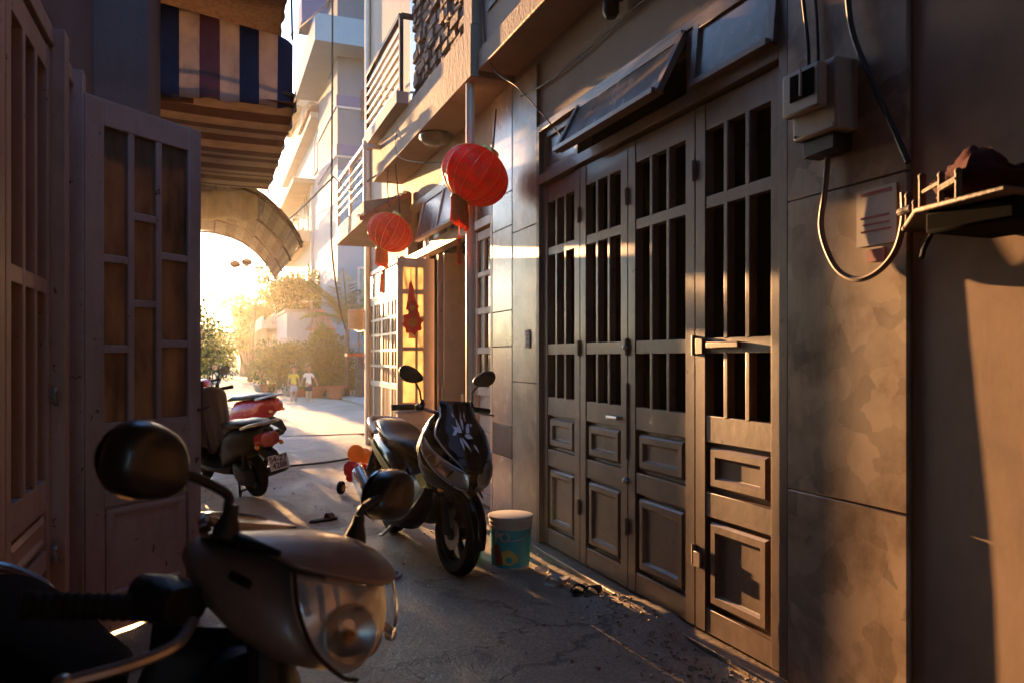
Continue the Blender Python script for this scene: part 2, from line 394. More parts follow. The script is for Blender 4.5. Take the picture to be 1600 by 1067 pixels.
# ------------------------------------------------------------ ground
def build_ground():
    xs = [-300,-80,-30,-14,-8,-5,-3,-2,-1.4] + [-1+.06*i for i in range(60)] + [2.7,3.4,4.5,6,9,14,30,80,300]
    ys = [-80,-30,-14,-8,-4,-2,-1] + [-.5+.07*i for i in range(130)] + [8.8+.25*i for i in range(24)] + [15,16,18,21,25,32,45,70,110,180,300,600]
    vs = []; fs = []
    for y in ys:
        for x in xs:
            z = 0.
            if -1.2 < x < 2.6 and -1 < y < 14:
                z += .016*noise.noise(Vector((x*.9, y*.7, 3))) + .008*noise.noise(Vector((x*3, y*2.6, 7))) + .0035*noise.noise(Vector((x*11, y*9, 2)))
                k = max(0, min(1, (x-1.7)/.45)) * max(0, min(1, (5.6-y)/.8)) * max(0, min(1, (y+1)/1.))
                z -= .065*k
                d = math.hypot((x-2.12)/.3, (y-3.62)/.42)
                if d < 1: z += .075*(1-d*d)**.8 + .012*noise.noise(Vector((x*16, y*16, 1)))
                if x > 2.42: z = -.02
            vs.append((x, y, z))
    n = len(xs)
    for j in range(len(ys)-1):
        for i in range(n-1): fs.append((j*n+i, j*n+i+1, (j+1)*n+i+1, (j+1)*n+i))
    m = MB(); m.add(vs, fs); o = m.build('ground', concrete, smooth=60, kind='structure')
    r = MB()
    r.grid(lambda u, v: (lerp(-12, 3.75 + .12*noise.noise(Vector((0, v*9, 0))), u), lerp(13.6, 60, v), .012), 30, 40)
    r.build('road', road_m, kind='structure')
    k = MB(); k.box(3.9, 6.2, 13.2, 27.9, -.05, .10)
    k.build('pavement', mat('kerb_concrete', (.40,.36,.29), .8, 0, .2, 2, .3, 20, dirt=.4), kind='structure', bevel=.02)
    return o
build_ground()

# ------------------------------------------------------------ near right house with the brown folding doors
XW = 2.3
house_a = thing('town_house', 'near town house with brown folding metal doors and marble door pillar', 'house', (XW, 3.6, 0))
def part(mb, name, m, parent, **k):
    """mesh given in world metres, parented under an Empty without moving it"""
    o = mb.build(name, m, parent, **k)
    o.matrix_parent_inverse = Matrix.Translation(-Vector(world_loc(parent))) @ Matrix.Identity(4) if parent.type == 'EMPTY' and not parent.rotation_euler.z else Matrix.Identity(4)
    return o
def world_loc(p): return p.location
w = MB()
w.box(XW, XW+.25, 2.6, 5.3, 3.07, 7.5)                     # above the doors
w.box(XW, XW+.25, 5.3, 5.8, -.2, 7.5)
w.box(XW-.012, XW+.25, 2.0, 2.6, -.2, 7.5)
part(w, 'wall', plaster, house_a)
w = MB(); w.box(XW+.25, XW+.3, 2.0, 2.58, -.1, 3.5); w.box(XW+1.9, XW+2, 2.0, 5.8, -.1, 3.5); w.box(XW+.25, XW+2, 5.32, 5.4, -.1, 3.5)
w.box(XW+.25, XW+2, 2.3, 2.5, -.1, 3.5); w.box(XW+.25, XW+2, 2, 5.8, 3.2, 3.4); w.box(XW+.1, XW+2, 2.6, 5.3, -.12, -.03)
part(w, 'interior_wall', plaster_unlit, house_a, smooth=0)
# marble slabs on the pillar and on the far pilaster
for y0, y1, z0, z1 in ((2.0,2.597,-.12,.795),(2.0,2.597,.801,2.0),(2.0,2.597,2.006,3.2),(5.303,5.8,-.1,1.15),(5.303,5.8,1.155,2.35),(5.303,5.8,2.355,3.55)):
    m = MB(); t = .032 if y0 < 3 else .025
    m.box(XW-t, XW-.001 if y0 > 3 else XW-.013, y0, y1, z0, z1)
    part(m, 'marble_slab', marble, house_a, bevel=.003)
# frame round the opening and threshold
f = MB()
f.box(XW-.03, XW+.12, 2.6, 2.655, -.02, 3.07); f.box(XW-.03, XW+.12, 5.245, 5.3, -.02, 3.07); f.box(XW-.03, XW+.12, 2.655, 5.245, 3.02, 3.07)
f.box(XW-.03, XW+.10, 2.655, 5.245, 2.63, 2.70); f.box(XW-.02, XW+.09, 4.62, 4.67, 2.70, 3.02); f.box(XW-.02, XW+.09, 3.28, 3.36, 2.70, 3.02)
part(f, 'door_frame', door_m, house_a, bevel=.004)
s = MB(); s.box(XW-.09, XW+.14, 2.6, 5.3, -.14, -.035); part(s, 'threshold', mat('door_sill', (.24,.17,.12), .6, .1, .3, 8, .3, 30, dirt=.6), house_a, bevel=.008)

def shutter_leaf(y0, y1, parent):
    """one leaf: stiles and rails, three-column grille, two raised panels"""
    x0, x1 = XW+.0, XW+.055
    z0, z1 = -.02, 2.615
    st = .085; m = MB()
    m.box(x0, x1, y0+.004, y0+st, z0, z1); m.box(x0, x1, y1-st, y1-.004, z0, z1)
    ya, yb = y0+st, y1-st
    for a, b in ((z0,.10),(.56,.68),(.93,1.06),(1.37,1.445),(2.09,2.15),(2.48,z1)): m.box(x0+.004, x1-.004, ya, yb, a, b)
    m.box(x0+.035, x0+.04, ya, yb, .10, .56); m.box(x0+.035, x0+.04, ya, yb, .68, .93)
    leaf = part(m, 'door_leaf', door_m, parent, bevel=.006)
    def sub(mb, nm, mt, **k): return mb.build(nm, mt, leaf, **k)
    wd = (yb-ya)/3
    for i in (1, 2):
        y = ya + wd*i
        for a, b in ((1.06,1.37),(1.445,2.09),(2.15,2.48)):
            b_ = MB(); b_.box(x0+.002, x1-.008, y-.017, y+.017, a-.006, b+.006); sub(b_, 'grille_bar', door_m, bevel=.006)
    for a, b in ((.125,.535),(.705,.905)):
        p = MB(); i1, i2 = .03, .055
        yl, yh = ya+.03, yb-.03
        for (q, xo) in ((0, x0+.036), ):
            P = lambda d, x: [(x, yl+d, a+d), (x, yh-d, a+d), (x, yh-d, b-d), (x, yl+d, b-d)]
            rings = [P(0, x0+.037), P(0, x0+.015), P(.012, x0+.003), P(.045, x0+.003), P(.056, x0+.018), P(.06, x0+.02)]
            p.loft([[Vector(v) for v in r_] for r_ in rings], True)
        sub(p, 'raised_panel', door_m, smooth=20)
    for z in (.35, 1.41, 2.3):
        h = MB(); h.tube([(x0-.008, y0+.002, z-.05),(x0-.008, y0+.002, z+.05)], .011, 8); sub(h, 'hinge', door_m)
    return leaf
edges = [2.655, 3.31, 3.99, 4.625, 5.245]
leaves = [shutter_leaf(edges[i], edges[i+1], house_a) for i in range(4)]
l = leaves[1]
m = MB(); m.box(XW-.012, XW-.001, 3.985, 4.02, .75, 1.2); m.build('lock_plate', door_m, leaves[2], bevel=.003)
m = MB(); m.tube([(XW-.03,4.06,.985),(XW-.03,4.19,.985)], .012, 8); m.tube([(XW+.002,4.07,.985),(XW-.03,4.07,.985)], .01, 8); m.build('door_handle', steel, leaves[2])
for z in (1.41, .62):
    m = MB(); m.ball((XW-.012, 4.0, z), .018); m.build('bolt_head', steel, leaves[2])
for y, z in ((3.25,1.405),(2.63,1.405),(3.27,.33),(2.64,.16)):
    m = MB(); m.box(XW-.018, XW-.0015, y-.025, y+.035, z-.04, z+.04); m.build('hinge_block', door_m, leaves[0], bevel=.004)
m = MB(); m.bar((XW-.006,3.2,1.41),(XW-.006,2.95,1.41),.02,.03); m.build('latch_bar', door_m, leaves[0], bevel=.004)
# transom lights: one fixed pane and two that are hinged out at the bottom
m = MB(); m.box(XW+.03, XW+.036, 4.67, 5.245, 2.7, 3.02); part(m, 'transom_pane', glass_tr, house_a, smooth=0)
m = MB()
for a, b, c, d in ((4.67,4.72,2.70,3.02),(5.19,5.245,2.70,3.02),(4.72,5.19,2.70,2.745),(4.72,5.19,2.965,3.02)): m.box(XW+.005, XW+.05, a, b, c, d)
part(m, 'transom_sash', door_m, house_a, bevel=.004)
def hopper(y0, y1, out, zt=3.03, zb=2.70):
    m = MB(); t = .035
    T = lambda y, s_: (XW-.012-out*s_, y, lerp(zt, zb, s_))
    m.bar(T(y0,0), T(y0,1), .05, t); m.bar(T(y1,0), T(y1,1), .05, t)
    m.bar(T(y0,.04), T(y1,.04), t, .05); m.bar(T(y0,.97), T(y1,.97), .03, .075, up=(1,0,0))
    o = part(m, 'hopper_sash', door_m, house_a, bevel=.003)
    g = MB(); g.hexa([T(y0,0), T(y1,0), T(y1,.97), T(y0,.97)] + [tuple(Vector(T(a,b))+Vector((.006,0,.004))) for a, b in ((y0,0),(y1,0),(y1,.97),(y0,.97))])
    g.build('hopper_pane', glass_tr, o, smooth=0)
hopper(3.38, 4.60, .17); hopper(2.68, 3.26, .03)
# overhang and first-floor parapet
m = MB(); m.box(1.97, XW, -3, 5.78, 3.62, 3.78); part(m, 'overhang_slab', slab_m, house_a, bevel=.008)
m = MB(); m.box(2.0, 2.12, -3, 5.78, 3.78, 4.35); part(m, 'parapet', slab_m, house_a, bevel=.008)
m = MB(); m.box(1.985, 2.0, -3, 5.6, 4.02, 4.06); m.tube([(1.96,-3,4.5),(1.96,5.6,4.5)], .025); m.tube([(1.96,-3,4.75),(1.96,5.6,4.75)], .025)
for y in (5.6,4.4,3.2,2.0): m.tube([(1.96,y,4.2),(1.96,y,4.75)], .018)
part(m, 'balcony_rail', black_iron, house_a)
m = MB(); m.lathe([(.0,0),(.035,.0),(.05,-.03),(.05,-.10),(.03,-.13),(0,-.135)], 14, Matrix.Translation((XW-.08,4.05,3.5))); m.bar((XW,4.05,3.5),(XW-.08,4.05,3.5),.03)
part(m, 'wall_lamp', black_iron, house_a)

# ------------------------------------------------------------ neighbour at the camera's right shoulder and the blocks behind the camera
hn = thing('plaster_house', 'plain plastered house wall beside the marble pillar', 'house', (2.32, 0, 0))
m = MB()
def nw(u, v):
    y = lerp(1.995, -24, u**2); z = lerp(-.2, 7.5, v)
    return (2.290 + .007*sin(z*1.5+1.2)*min(1, (2.0-y)*4), y, z)
m.grid(nw, 90, 30); part(m, 'wall', mat('ochre_plaster', (.38,.25,.17), .85, 0, .25, 2.2, .02, 60, dirt=.4), hn)
m = MB(); m.box(2.33, 2.6, -24, 1.99, -.2, 7.5); part(m, 'wall_core', plaster, hn)
m = MB(); m.box(1.95, 2.30, -8, -3.02, 3.62, 3.8); part(m, 'overhang_slab', slab_m, hn)

# ------------------------------------------------------------ middle right house (open doors, balcony with split stone)
house_b = thing('balcony_house', 'middle town house with open cream doors and stone faced balcony', 'house', (XW, 7.7, 0))
w = MB()
w.box(XW, XW+.25, 5.802, 6.27, -.2, 3.9); w.box(XW, XW+.25, 9.42, 9.6, -.2, 9); w.box(XW, XW+.25, 6.27, 9.42, 3.2, 3.9)
w.box(XW, XW+.25, 5.802, 9.42, 3.9, 9)
part(w, 'wall', plaster_w, house_b)
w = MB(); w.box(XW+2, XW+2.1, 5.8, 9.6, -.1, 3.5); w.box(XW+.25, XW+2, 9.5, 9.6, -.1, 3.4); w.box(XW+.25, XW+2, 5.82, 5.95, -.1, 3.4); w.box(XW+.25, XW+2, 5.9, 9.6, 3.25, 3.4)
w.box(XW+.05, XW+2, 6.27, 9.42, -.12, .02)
part(w, 'interior_wall', plaster_unlit, house_b, smooth=0)
z = -.1
for z0, z1, mt in ((-.08,.52,marble_c),(.524,.785,tile_dark),(.79,1.435,marble_c),(1.44,1.73,tile_dark),(1.735,2.42,marble_c),(2.425,2.70,tile_dark),(2.705,3.57,marble_c)):
    m = MB(); m.box(XW-.028, XW-.001, 5.806, 6.265, z0, z1); part(m, 'wall_tile', mt, house_b, bevel=.003)
f = MB()
for a, b in ((6.27,6.32),(6.84,6.90),(9.36,9.42)): f.box(XW-.03, XW+.1, a, b, 0, 3.2)
f.box(XW-.03, XW+.1, 6.32, 6.84, 2.52, 2.6); f.box(XW-.03, XW+.1, 6.9, 9.36, 2.52, 2.6); f.box(XW-.03, XW+.1, 6.32, 9.36, 3.14, 3.2); f.box(XW-.02, XW+.08, 8.55, 8.62, 2.6, 3.14)
part(f, 'door_frame', door_w, house_b, bevel=.004)
m = MB(); m.tube([(1.965,5.95,-.03),(1.965,5.95,3.58)], .036, 16); m.lathe([(.036,0),(.06,0),(.06,.012),(.04,.03),(.036,.03)], 16, Matrix.Translation((1.965,5.95,-.02))); part(m, 'balcony_post', white_metal, house_b)
# right-hand fixed leaf
m = MB(); m.box(XW, XW+.05, 6.33, 6.40, .02, 2.5); m.box(XW, XW+.05, 6.76, 6.83, .02, 2.5)
for a, b in ((.02,.12),(.60,.68),(1.0,1.08),(1.38,1.44),(1.74,1.8),(2.08,2.13),(2.42,2.5)): m.box(XW+.003, XW+.047, 6.40, 6.76, a, b)
m.box(XW+.02, XW+.03, 6.40, 6.76, .12, .60); m.box(XW+.02, XW+.03, 6.40, 6.76, .68, 1.0)
m.box(XW+.004, XW+.046, 6.565, 6.595, 1.08, 2.42)
leaf = part(m, 'door_leaf', door_l, house_b, bevel=.004)
for a, b in ((1.08,1.38),(1.44,1.74),(1.80,2.08),(2.13,2.42)):
    for c, d in ((6.40,6.565),(6.595,6.76)):
        g = MB(); g.box(XW+.024, XW+.03, c, d, a, b); g.build('pane', glass_amber if (a > 1.3 and c > 6.5) else glass_dark, leaf, smooth=0)
m = MB(); m.tube([(XW-.03,6.95,.98),(XW-.06,6.78,1.0)], .012, 8); m.tube([(XW-.08,6.95,1.0),(XW-.08,6.95,.9)], .014); m.build('door_handle', white_metal, leaf)
# left leaf standing open across the alley
def open_leaf():
    y = 8.12
    m = MB(); x0, x1 = 1.86, 2.27
    m.box(x0, x0+.06, y, y+.045, .03, 2.42); m.box(x1-.12, x1, y, y+.045, .03, 2.42)
    for a, b in ((.03,.14),(.62,.86),(2.32,2.42)): m.box(x0+.06, x1-.12, y, y+.045, a, b)
    m.box(x0+.06, x1-.12, y+.018, y+.028, .14, .62)
    for a, b in ((1.10,1.15),(1.42,1.46),(1.74,1.79),(2.03,2.08)): m.box(x0+.06, x1-.12, y+.002, y+.043, a, b)
    m.box(x0+.20, x0+.225, y+.002, y+.043, .86, 2.32)
    lf = part(m, 'door_leaf', door_w, house_b, bevel=.004)
    for a, b in ((.86,1.10),(1.15,1.42),(1.46,1.74),(1.79,2.03),(2.08,2.32)):
        for c, d in ((x0+.06,x0+.20),(x0+.225,x1-.12)):
            g = MB(); g.box(c, d, y+.02, y+.026, a, b); g.build('pane', glass_glow, lf, smooth=0)
    p = MB(); P = lambda d, yy: [Vector((x0+.075+d, yy, .16+d)), Vector((x1-.135-d, yy, .16+d)), Vector((x1-.135-d, yy, .60-d)), Vector((x0+.075+d, yy, .60-d))]
    p.loft([P(0,y+.02),P(0,y+.006),P(.03,y+.002),P(.05,y+.01)]); p.build('raised_panel', door_w, lf, smooth=20)
open_leaf()
# the folded leaves in the doorway: narrow strips one behind the other
for i in range(2):
    m = MB(); yy = 8.06 - i*.13; m.box(XW-.02+.03*(i % 2), XW+.30+.05*i, yy-.05, yy-.008, .03, 2.46)
    lf = part(m, 'folded_leaf', door_w if i % 2 else door_l, house_b, bevel=.006)
    h = MB(); h.tube([(XW-.012, yy-.06, .9),(XW-.012, yy-.06, 1.05)], .012); h.build('hinge', steel, lf)
m = MB(); m.box(XW+.03, XW+.036, 6.32, 8.55, 2.6, 3.14); part(m, 'transom_pane', glass_tr, house_b, smooth=0)
m = MB()
for a, b, c, d in ((8.45,8.55,2.6,3.14),(6.9,8.45,3.05,3.14),(6.9,8.45,2.6,2.66),(7.65,7.72,2.66,3.05),(6.9,7.0,2.66,3.05)): m.box(XW-.005, XW+.05, a, b, c, d)
part(m, 'transom_sash', door_w, house_b, bevel=.004)
m = MB(); T = lambda y, s_: (XW-.03-.10*s_, y, lerp(3.13, 2.66, s_))
for y in (6.95, 8.5): m.bar(T(y,0), T(y,1), .05, .035)
m.bar(T(6.95,.03), T(8.5,.03), .035, .05); m.bar(T(6.95,.98), T(8.5,.98), .03, .07, up=(1,0,0)); m.bar(T(7.7,0), T(7.7,1), .04, .03)
hs = part(m, 'hopper_sash', door_w, house_b, bevel=.003)
g = MB(); g.hexa([T(6.95,0),T(8.5,0),T(8.5,.98),T(6.95,.98)]+[tuple(Vector(T(a,b))+Vector((.006,0,.004))) for a,b in ((6.95,0),(8.5,0),(8.5,.98),(6.95,.98))]); g.build('hopper_pane', glass_tr, hs, smooth=0)
# small side light beyond the leaf
m = MB(); m.box(XW+.01, XW+.05, 8.62, 9.36, .02, 2.52); part(m, 'side_panel', door_w, house_b)
# balcony
m = MB(); m.box(1.92, XW, 5.8, 9.78, 3.58, 4.0); part(m, 'balcony_slab', slab_m, house_b, bevel=.006)
m = MB(); m.box(1.93, XW, 5.8, 6.02, 4.0, 9); part(m, 'corner_column', slab_m, house_b, bevel=.006)
m = MB(); m.box(1.99, 2.1, 6.02, 7.8, 4.0, 9); part(m, 'stone_backing', mat('mortar', (.10,.075,.06), .9, 0, .3, 10, .3, 30), house_b)
m = MB(); rs = random.Random(4); zz = 4.0
while zz < 6.6:
    hh = rs.uniform(.07, .13); yy = 6.02
    while yy < 7.78:
        ww = min(rs.uniform(.09, .24), 7.8-yy); d = rs.uniform(.015, .06); j = lambda: rs.uniform(-.01, .01)
        a, b, c, e = yy+.006, yy+ww-.006, zz+.005, zz+hh-.005
        fr = [(1.99-d+j()*.6, a+.012+j(), c+.012+j()), (1.99-d+j()*.6, b-.012+j(), c+.012+j()), (1.99-d+j()*.6, b-.012+j(), e-.012+j()), (1.99-d+j()*.6, a+.012+j(), e-.012+j())]
        bk = [(1.992,a,c),(1.992,b,c),(1.992,b,e),(1.992,a,e)]
        m.add(bk+fr, [(0,1,5,4),(1,2,6,5),(2,3,7,6),(3,0,4,7),(4,5,6,7)])
        yy += ww
    zz += hh
part(m, 'stone_cladding', stone_m, house_b, smooth=0, kind='stuff')
m = MB(); m.box(1.80, 1.93, 7.9, 9.86, 4.0, 4.13); part(m, 'rail_base', mat('rail_base_concrete', (.30,.27,.24), .7, 0, .2, 4, .2, 30), house_b, bevel=.006)
m = MB()
for y in (7.95, 9.8): m.bar((1.86,y,4.13),(1.86,y,4.95),.06,.04)
m.bar((1.86,7.95,4.94),(1.86,9.8,4.94),.05,.05); m.bar((1.86,7.95,4.94),(2.28,7.95,4.94),.05,.05)
part(m, 'rail_frame', black_iron, house_b, bevel=.003)
for i in range(6):
    z = 4.22+.115*i; m = MB(); m.tube([(1.86,7.95,z),(1.86,9.8,z)], .022, 8); m.tube([(1.86,9.8,z),(2.28,9.8,z)], .018, 8); part(m, 'rail_bar', white_metal, house_b)
m = MB(); m.box(XW-.01, XW+.02, 8.2, 9.3, 4.0, 6.0); part(m, 'balcony_door', glass_dark, house_b)
m = MB(); m.lathe([(.16,0),(.17,-.015),(.165,-.05),(.13,-.09),(.05,-.11),(0,-.112)], 20, Matrix.Translation((2.1,7.45,3.58))); part(m, 'ceiling_lamp', mat('lamp_bowl', (.12,.11,.1), .3, .1, .2, 9), house_b)

# ------------------------------------------------------------ far right house of the alley: lattice gate and little balcony
house_c = thing('gate_house', 'far town house of the alley with sunlit cream lattice gate', 'house', (XW, 11, 0))
w = MB(); w.box(XW, XW+.25, 9.602, 9.82, -.2, 9); w.box(XW, XW+.25, 12.2, 12.4, -.2, 9); w.box(XW, XW+.25, 9.82, 12.2, 2.66, 9)
w.box(XW+.25, 7, 12.15, 12.4, -.2, 9); w.box(XW+1.5, XW+1.6, 9.6, 12.1, 0, 2.8)
part(w, 'wall', plaster_w, house_c)
def lattice_leaf(y0, y1):
    x0, x1 = XW-.01, XW+.035; m = MB()
    m.box(x0, x1, y0, y0+.055, .03, 2.2); m.box(x0, x1, y1-.055, y1, .03, 2.2)
    for a, b in ((.03,.10),(.92,1.0),(2.12,2.2)): m.box(x0, x1, y0+.055, y1-.055, a, b)
    lf = part(m, 'gate_leaf', door_w, house_c, bevel=.004)
    n = 4
    for i in range(1, n+1):
        y = lerp(y0+.055, y1-.055, i/(n+1)); b = MB(); b.box(x0+.005, x1-.005, y-.012, y+.012, .10, .92); b.build('gate_bar', door_w, lf)
    for i in (1, 2):
        y = lerp(y0+.055, y1-.055, i/3); b = MB(); b.box(x0+.003, x1-.003, y-.014, y+.014, 1.0, 2.12); b.build('gate_bar', door_w, lf)
    for i in range(1, 5):
        z = lerp(1.0, 2.12, i/5); b = MB(); b.box(x0+.001, x1-.001, y0+.055, y1-.055, z-.016, z+.016); b.build('cross_bar', door_w, lf)
    g = MB(); g.box(x1+.01, x1+.015, y0, y1, .03, 2.2); g.build('backing_sheet', glass_dark, lf, smooth=0)
for i in range(4): lattice_leaf(9.83+.592*i, 9.83+.592*(i+1)-.006)
m = MB()
for a, b in ((9.82,9.87),(10.95,11.0),(12.15,12.2)): m.box(XW-.015, XW+.04, a, b, 2.21, 2.66)
m.box(XW-.015, XW+.04, 9.82, 12.2, 2.6, 2.66); m.box(XW-.015, XW+.04, 9.82, 12.2, 2.2, 2.25)
part(m, 'transom_frame', door_w, house_c, bevel=.004)
m = MB(); m.box(XW+.01, XW+.015, 9.87, 12.15, 2.25, 2.6); part(m, 'transom_pane', glass_tr, house_c, smooth=0)
m = MB(); m.box(1.70, 2.29, 9.2, 11.4, 2.98, 3.22); part(m, 'balcony_slab', slab_m, house_c, bevel=.006)
m = MB(); m.prism([(1.74,3.221),(2.29,3.221),(2.29,3.36),(2.2,3.33)], 'y', 9.22, 9.30); part(m, 'side_wall', slab_m, house_c)
for i in range(11):
    t0, t1 = i/11, (i+.9)/11; m = MB()
    a = Vector((lerp(1.64,2.26,t0), 9.19, lerp(3.0,3.36,t0))); b = Vector((lerp(1.64,2.26,t1), 9.19, lerp(3.0,3.36,t1)))
    m.tube([(a+b)/2 + Vector((0,-.06,-.02)), (a+b)/2 + Vector((0,.14,.03))], .034, 8); part(m, 'roof_tile', rooftile, house_c)
m = MB()
for y in (9.3, 10.3, 11.36): m.bar((1.73,y,3.22),(1.73,y,3.96),.04,.04)
m.bar((1.73,9.3,3.9),(1.73,11.36,3.9),.05,.05); m.bar((1.73,9.3,3.9),(2.29,9.3,3.9),.05,.05)
part(m, 'rail_frame', white_metal, house_c, bevel=.003)
for i in range(4):
    m = MB(); z = 3.40+.115*i; m.tube([(1.73,9.3,z),(1.73,11.36,z)], .016); part(m, 'rail_bar', white_metal, house_c)
m = MB(); m.tube([(XW-.04,11.9,0),(XW-.04,11.9,9)], .04, 10); part(m, 'drain_pipe', white_metal, house_c)

# ------------------------------------------------------------ left house with the half-open leaf
house_l = thing('shaded_house', 'dark shaded house on the left side with folding doors', 'house', (-.7, 2, 0))
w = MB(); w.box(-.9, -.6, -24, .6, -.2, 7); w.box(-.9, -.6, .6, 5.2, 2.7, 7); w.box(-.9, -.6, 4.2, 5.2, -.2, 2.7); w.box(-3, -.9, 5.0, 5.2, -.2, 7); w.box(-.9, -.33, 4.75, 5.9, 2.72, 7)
part(w, 'wall', mat('shaded_plaster', (.16,.14,.14), .85, 0, .15, 3, .25, 50, dirt=.3), house_l)  # wall colour darkened for the shade it stands in
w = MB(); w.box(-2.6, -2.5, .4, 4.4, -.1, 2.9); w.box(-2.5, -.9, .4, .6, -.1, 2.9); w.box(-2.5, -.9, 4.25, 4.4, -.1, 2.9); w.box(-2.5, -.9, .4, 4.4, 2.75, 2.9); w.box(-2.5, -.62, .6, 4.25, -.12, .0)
part(w, 'interior_wall', plaster_unlit, house_l, smooth=0)
w = MB(); w.box(-.64, -.56, 3.62, 3.72, 0, 2.7); w.box(-.64, -.56, 4.1, 4.19, 0, 2.7); w.box(-.7, -.6, .6, 4.19, 2.62, 2.7)
part(w, 'door_frame', door_l, house_l, bevel=.005)
def plain_leaf(y0, y1):
    x0, x1 = -.66, -.61; m = MB(); st = .07
    m.box(x0, x1, y0, y0+st, .02, 2.6); m.box(x0, x1, y1-st, y1, .02, 2.6)
    for a, b in ((.02,.12),(.50,.58),(.74,.86),(1.6,1.66),(2.5,2.6)): m.box(x0+.004, x1-.004, y0+st, y1-st, a, b)
    m.box(x0+.01, x0+.016, y0+st, y1-st, .12, .5); m.box(x0+.01, x0+.016, y0+st, y1-st, .58, .74)
    lf = part(m, 'door_leaf', door_l, house_l, bevel=.005)
    for i in (1, 2):
        y = lerp(y0+st, y1-st, i/3); b = MB(); b.box(x0+.004, x1-.002, y-.02, y+.02, .86, 2.5); b.build('grille_bar', door_l, lf, bevel=.004)
    for a, b in ((.14,.48),(.6,.72)):
        p = MB(); P = lambda d, x: [Vector((x, y0+st+.02+d, a+d)), Vector((x, y1-st-.02-d, a+d)), Vector((x, y1-st-.02-d, b-d)), Vector((x, y0+st+.02+d, b-d))]
        p.loft([P(0,x0+.016),P(0,x1-.012),P(.02,x1-.004),P(.04,x1-.012)]); p.build('raised_panel', door_l, lf, smooth=20)
    g = MB(); g.box(x0+.01, x0+.015, y0+st, y1-st, .86, 2.5); g.build('pane', glass_dark, lf, smooth=0)
    return lf
for i in range(4):
    lf = plain_leaf(.64+.745*i, .64+.745*(i+1)-.01)
for z in (1.19, .55):
    m = MB(); m.tube([(-.59+0*k, 3.6+.035*cos(a), z+.035*sin(a)) for k, a in enumerate([2*pi*i/12 for i in range(12)])], .008, 6, closed=True); m.build('hasp_ring', steel, lf)
# the open leaf, hinged at (-0.6, 4.15)
HX, HY, LW, LA = -.585, 4.15, .69, math.atan2(.47, .50)
hinge_M = Matrix.Translation((HX, HY, 0)) @ Matrix.Rotation(LA, 4, 'Z')
m = MB(); z1 = 2.60
m.box(0, .10, -.045, 0, .006, z1); m.box(LW-.085, LW, -.045, 0, .006, z1)
for a, b in ((.006,.15),(.62,.70),(.86,1.03),(2.47,z1)): m.box(.10, LW-.085, -.043, -.002, a, b)
cx = [.10, .235, .27, .40, .435, LW-.085]
m.box(.235,.27,-.043,-.004,1.03,2.47); m.box(.40,.435,-.043,-.004,1.03,2.47)
cuts = [((.10,.235),(1.39,1.83)), ((.27,.40),(1.62,2.06)), ((.435,LW-.085),(1.42,1.88))]
for (a, b), zs in cuts:
    for z in zs: m.box(a, b, -.041, -.006, z-.02, z+.02)
m.box(.10, LW-.085, -.03, -.02, .15, .62); m.box(.10, LW-.085, -.03, -.02, .70, .86)
m.xf(hinge_M)
lf = part(m, 'door_leaf', door_l, house_l, bevel=.005)
for (a, b), zs in cuts:
    e = [1.03] + [z for z in zs] + [2.47]
    for p, q in zip(e, e[1:]):
        g = MB(); g.box(a, b, -.026, -.02, p+.0, q-.0); g.xf(hinge_M); g.build('pane', glass_amber, lf, smooth=0)
for p, q in ((.16,.61),(.71,.85)):
    g = MB(); P = lambda d, y: [Vector((.115+d,y,p+d)), Vector((LW-.10-d,y,p+d)), Vector((LW-.10-d,y,q-d)), Vector((.115+d,y,q-d))]
    g.loft([P(0,-.03),P(0,-.04),P(.018,-.047),P(.03,-.047),P(.045,-.036)]); g.xf(hinge_M); g.build('raised_panel', door_l, lf, smooth=20)
g = MB(); g.tube([(LW+.012,-.03,.95),(LW+.012,-.03,1.22)], .014); g.tube([(LW-.03,-.055,1.06),(LW+.05,-.055,1.08)], .01); g.xf(hinge_M); g.build('bolt', rust, lf)
# unseen canopy over the near alley, added to keep this corner dark
m = MB(); m.box(-.6, 1.85, -8, 2.5, 3.5, 3.53); part(m, 'unseen_shade_canopy', mat('sheet_roof', (.12,.11,.11), .6, .3, .2, 4), house_l)
# set-back house wall that carries the awnings
house_m = thing('awning_house', 'set back left house that carries the awnings', 'house', (-1.5, 9, 0))
w = MB(); w.box(-1.75, -1.5, 5.2, 10.4, -.2, 6.5); w.box(-5, -1.75, 10.2, 10.4, -.2, 6.5); part(w, 'wall', plaster, house_m)

# ------------------------------------------------------------ awnings over the left side
aw = thing('striped_awning', 'navy cream and maroon striped cloth awning with deep front valance', 'awning', (-1.5, 7.5, 3.3))
cols = [2,1,0,1,2,1,0,1,0]; nst = len(cols)
m = MB()
def val(u, v):
    x = lerp(-.62, .60, u); zt = lerp(3.90, 3.73, u); zb = 3.25 - .05*sin(pi*u) + .008*sin(u*40)
    k = max(0, (u-.9)/.1)
    return (x - .02*k, 5.98 + .03*sin(u*23)*v + .05*sin(u*7+1)*v + .10*k*k, lerp(zt, zb, v))
m.grid(val, nst*6, 10, mi=lambda i, j: cols[i//6])
part(m, 'valance', [cl_navy, cl_cream, cl_maroon], aw, solid=.004)
m = MB(); NS = 20
def und(u, v):
    y = lerp(6.0, 9.3, v); x = lerp(-1.5, .6, u)
    return (x, y, 3.36 - .06*sin(pi*u) + .09*(1-u) + .015*sin(v*26) - .05*sin(pi*v) - .09*u)
m.grid(und, 20, NS*4, mi=lambda i, j: (j//4) % 2)
part(m, 'canopy', [cl_brown, cl_tan], aw, solid=.004)
m = MB()
m.grid(lambda u, v: (.605 + .012*sin(u*60)*v, lerp(6.08, 9.3, u), lerp(3.40, 3.24 + .02*sin(u*30), v)), 60, 4, mi=lambda i, j: (i//3) % 2)
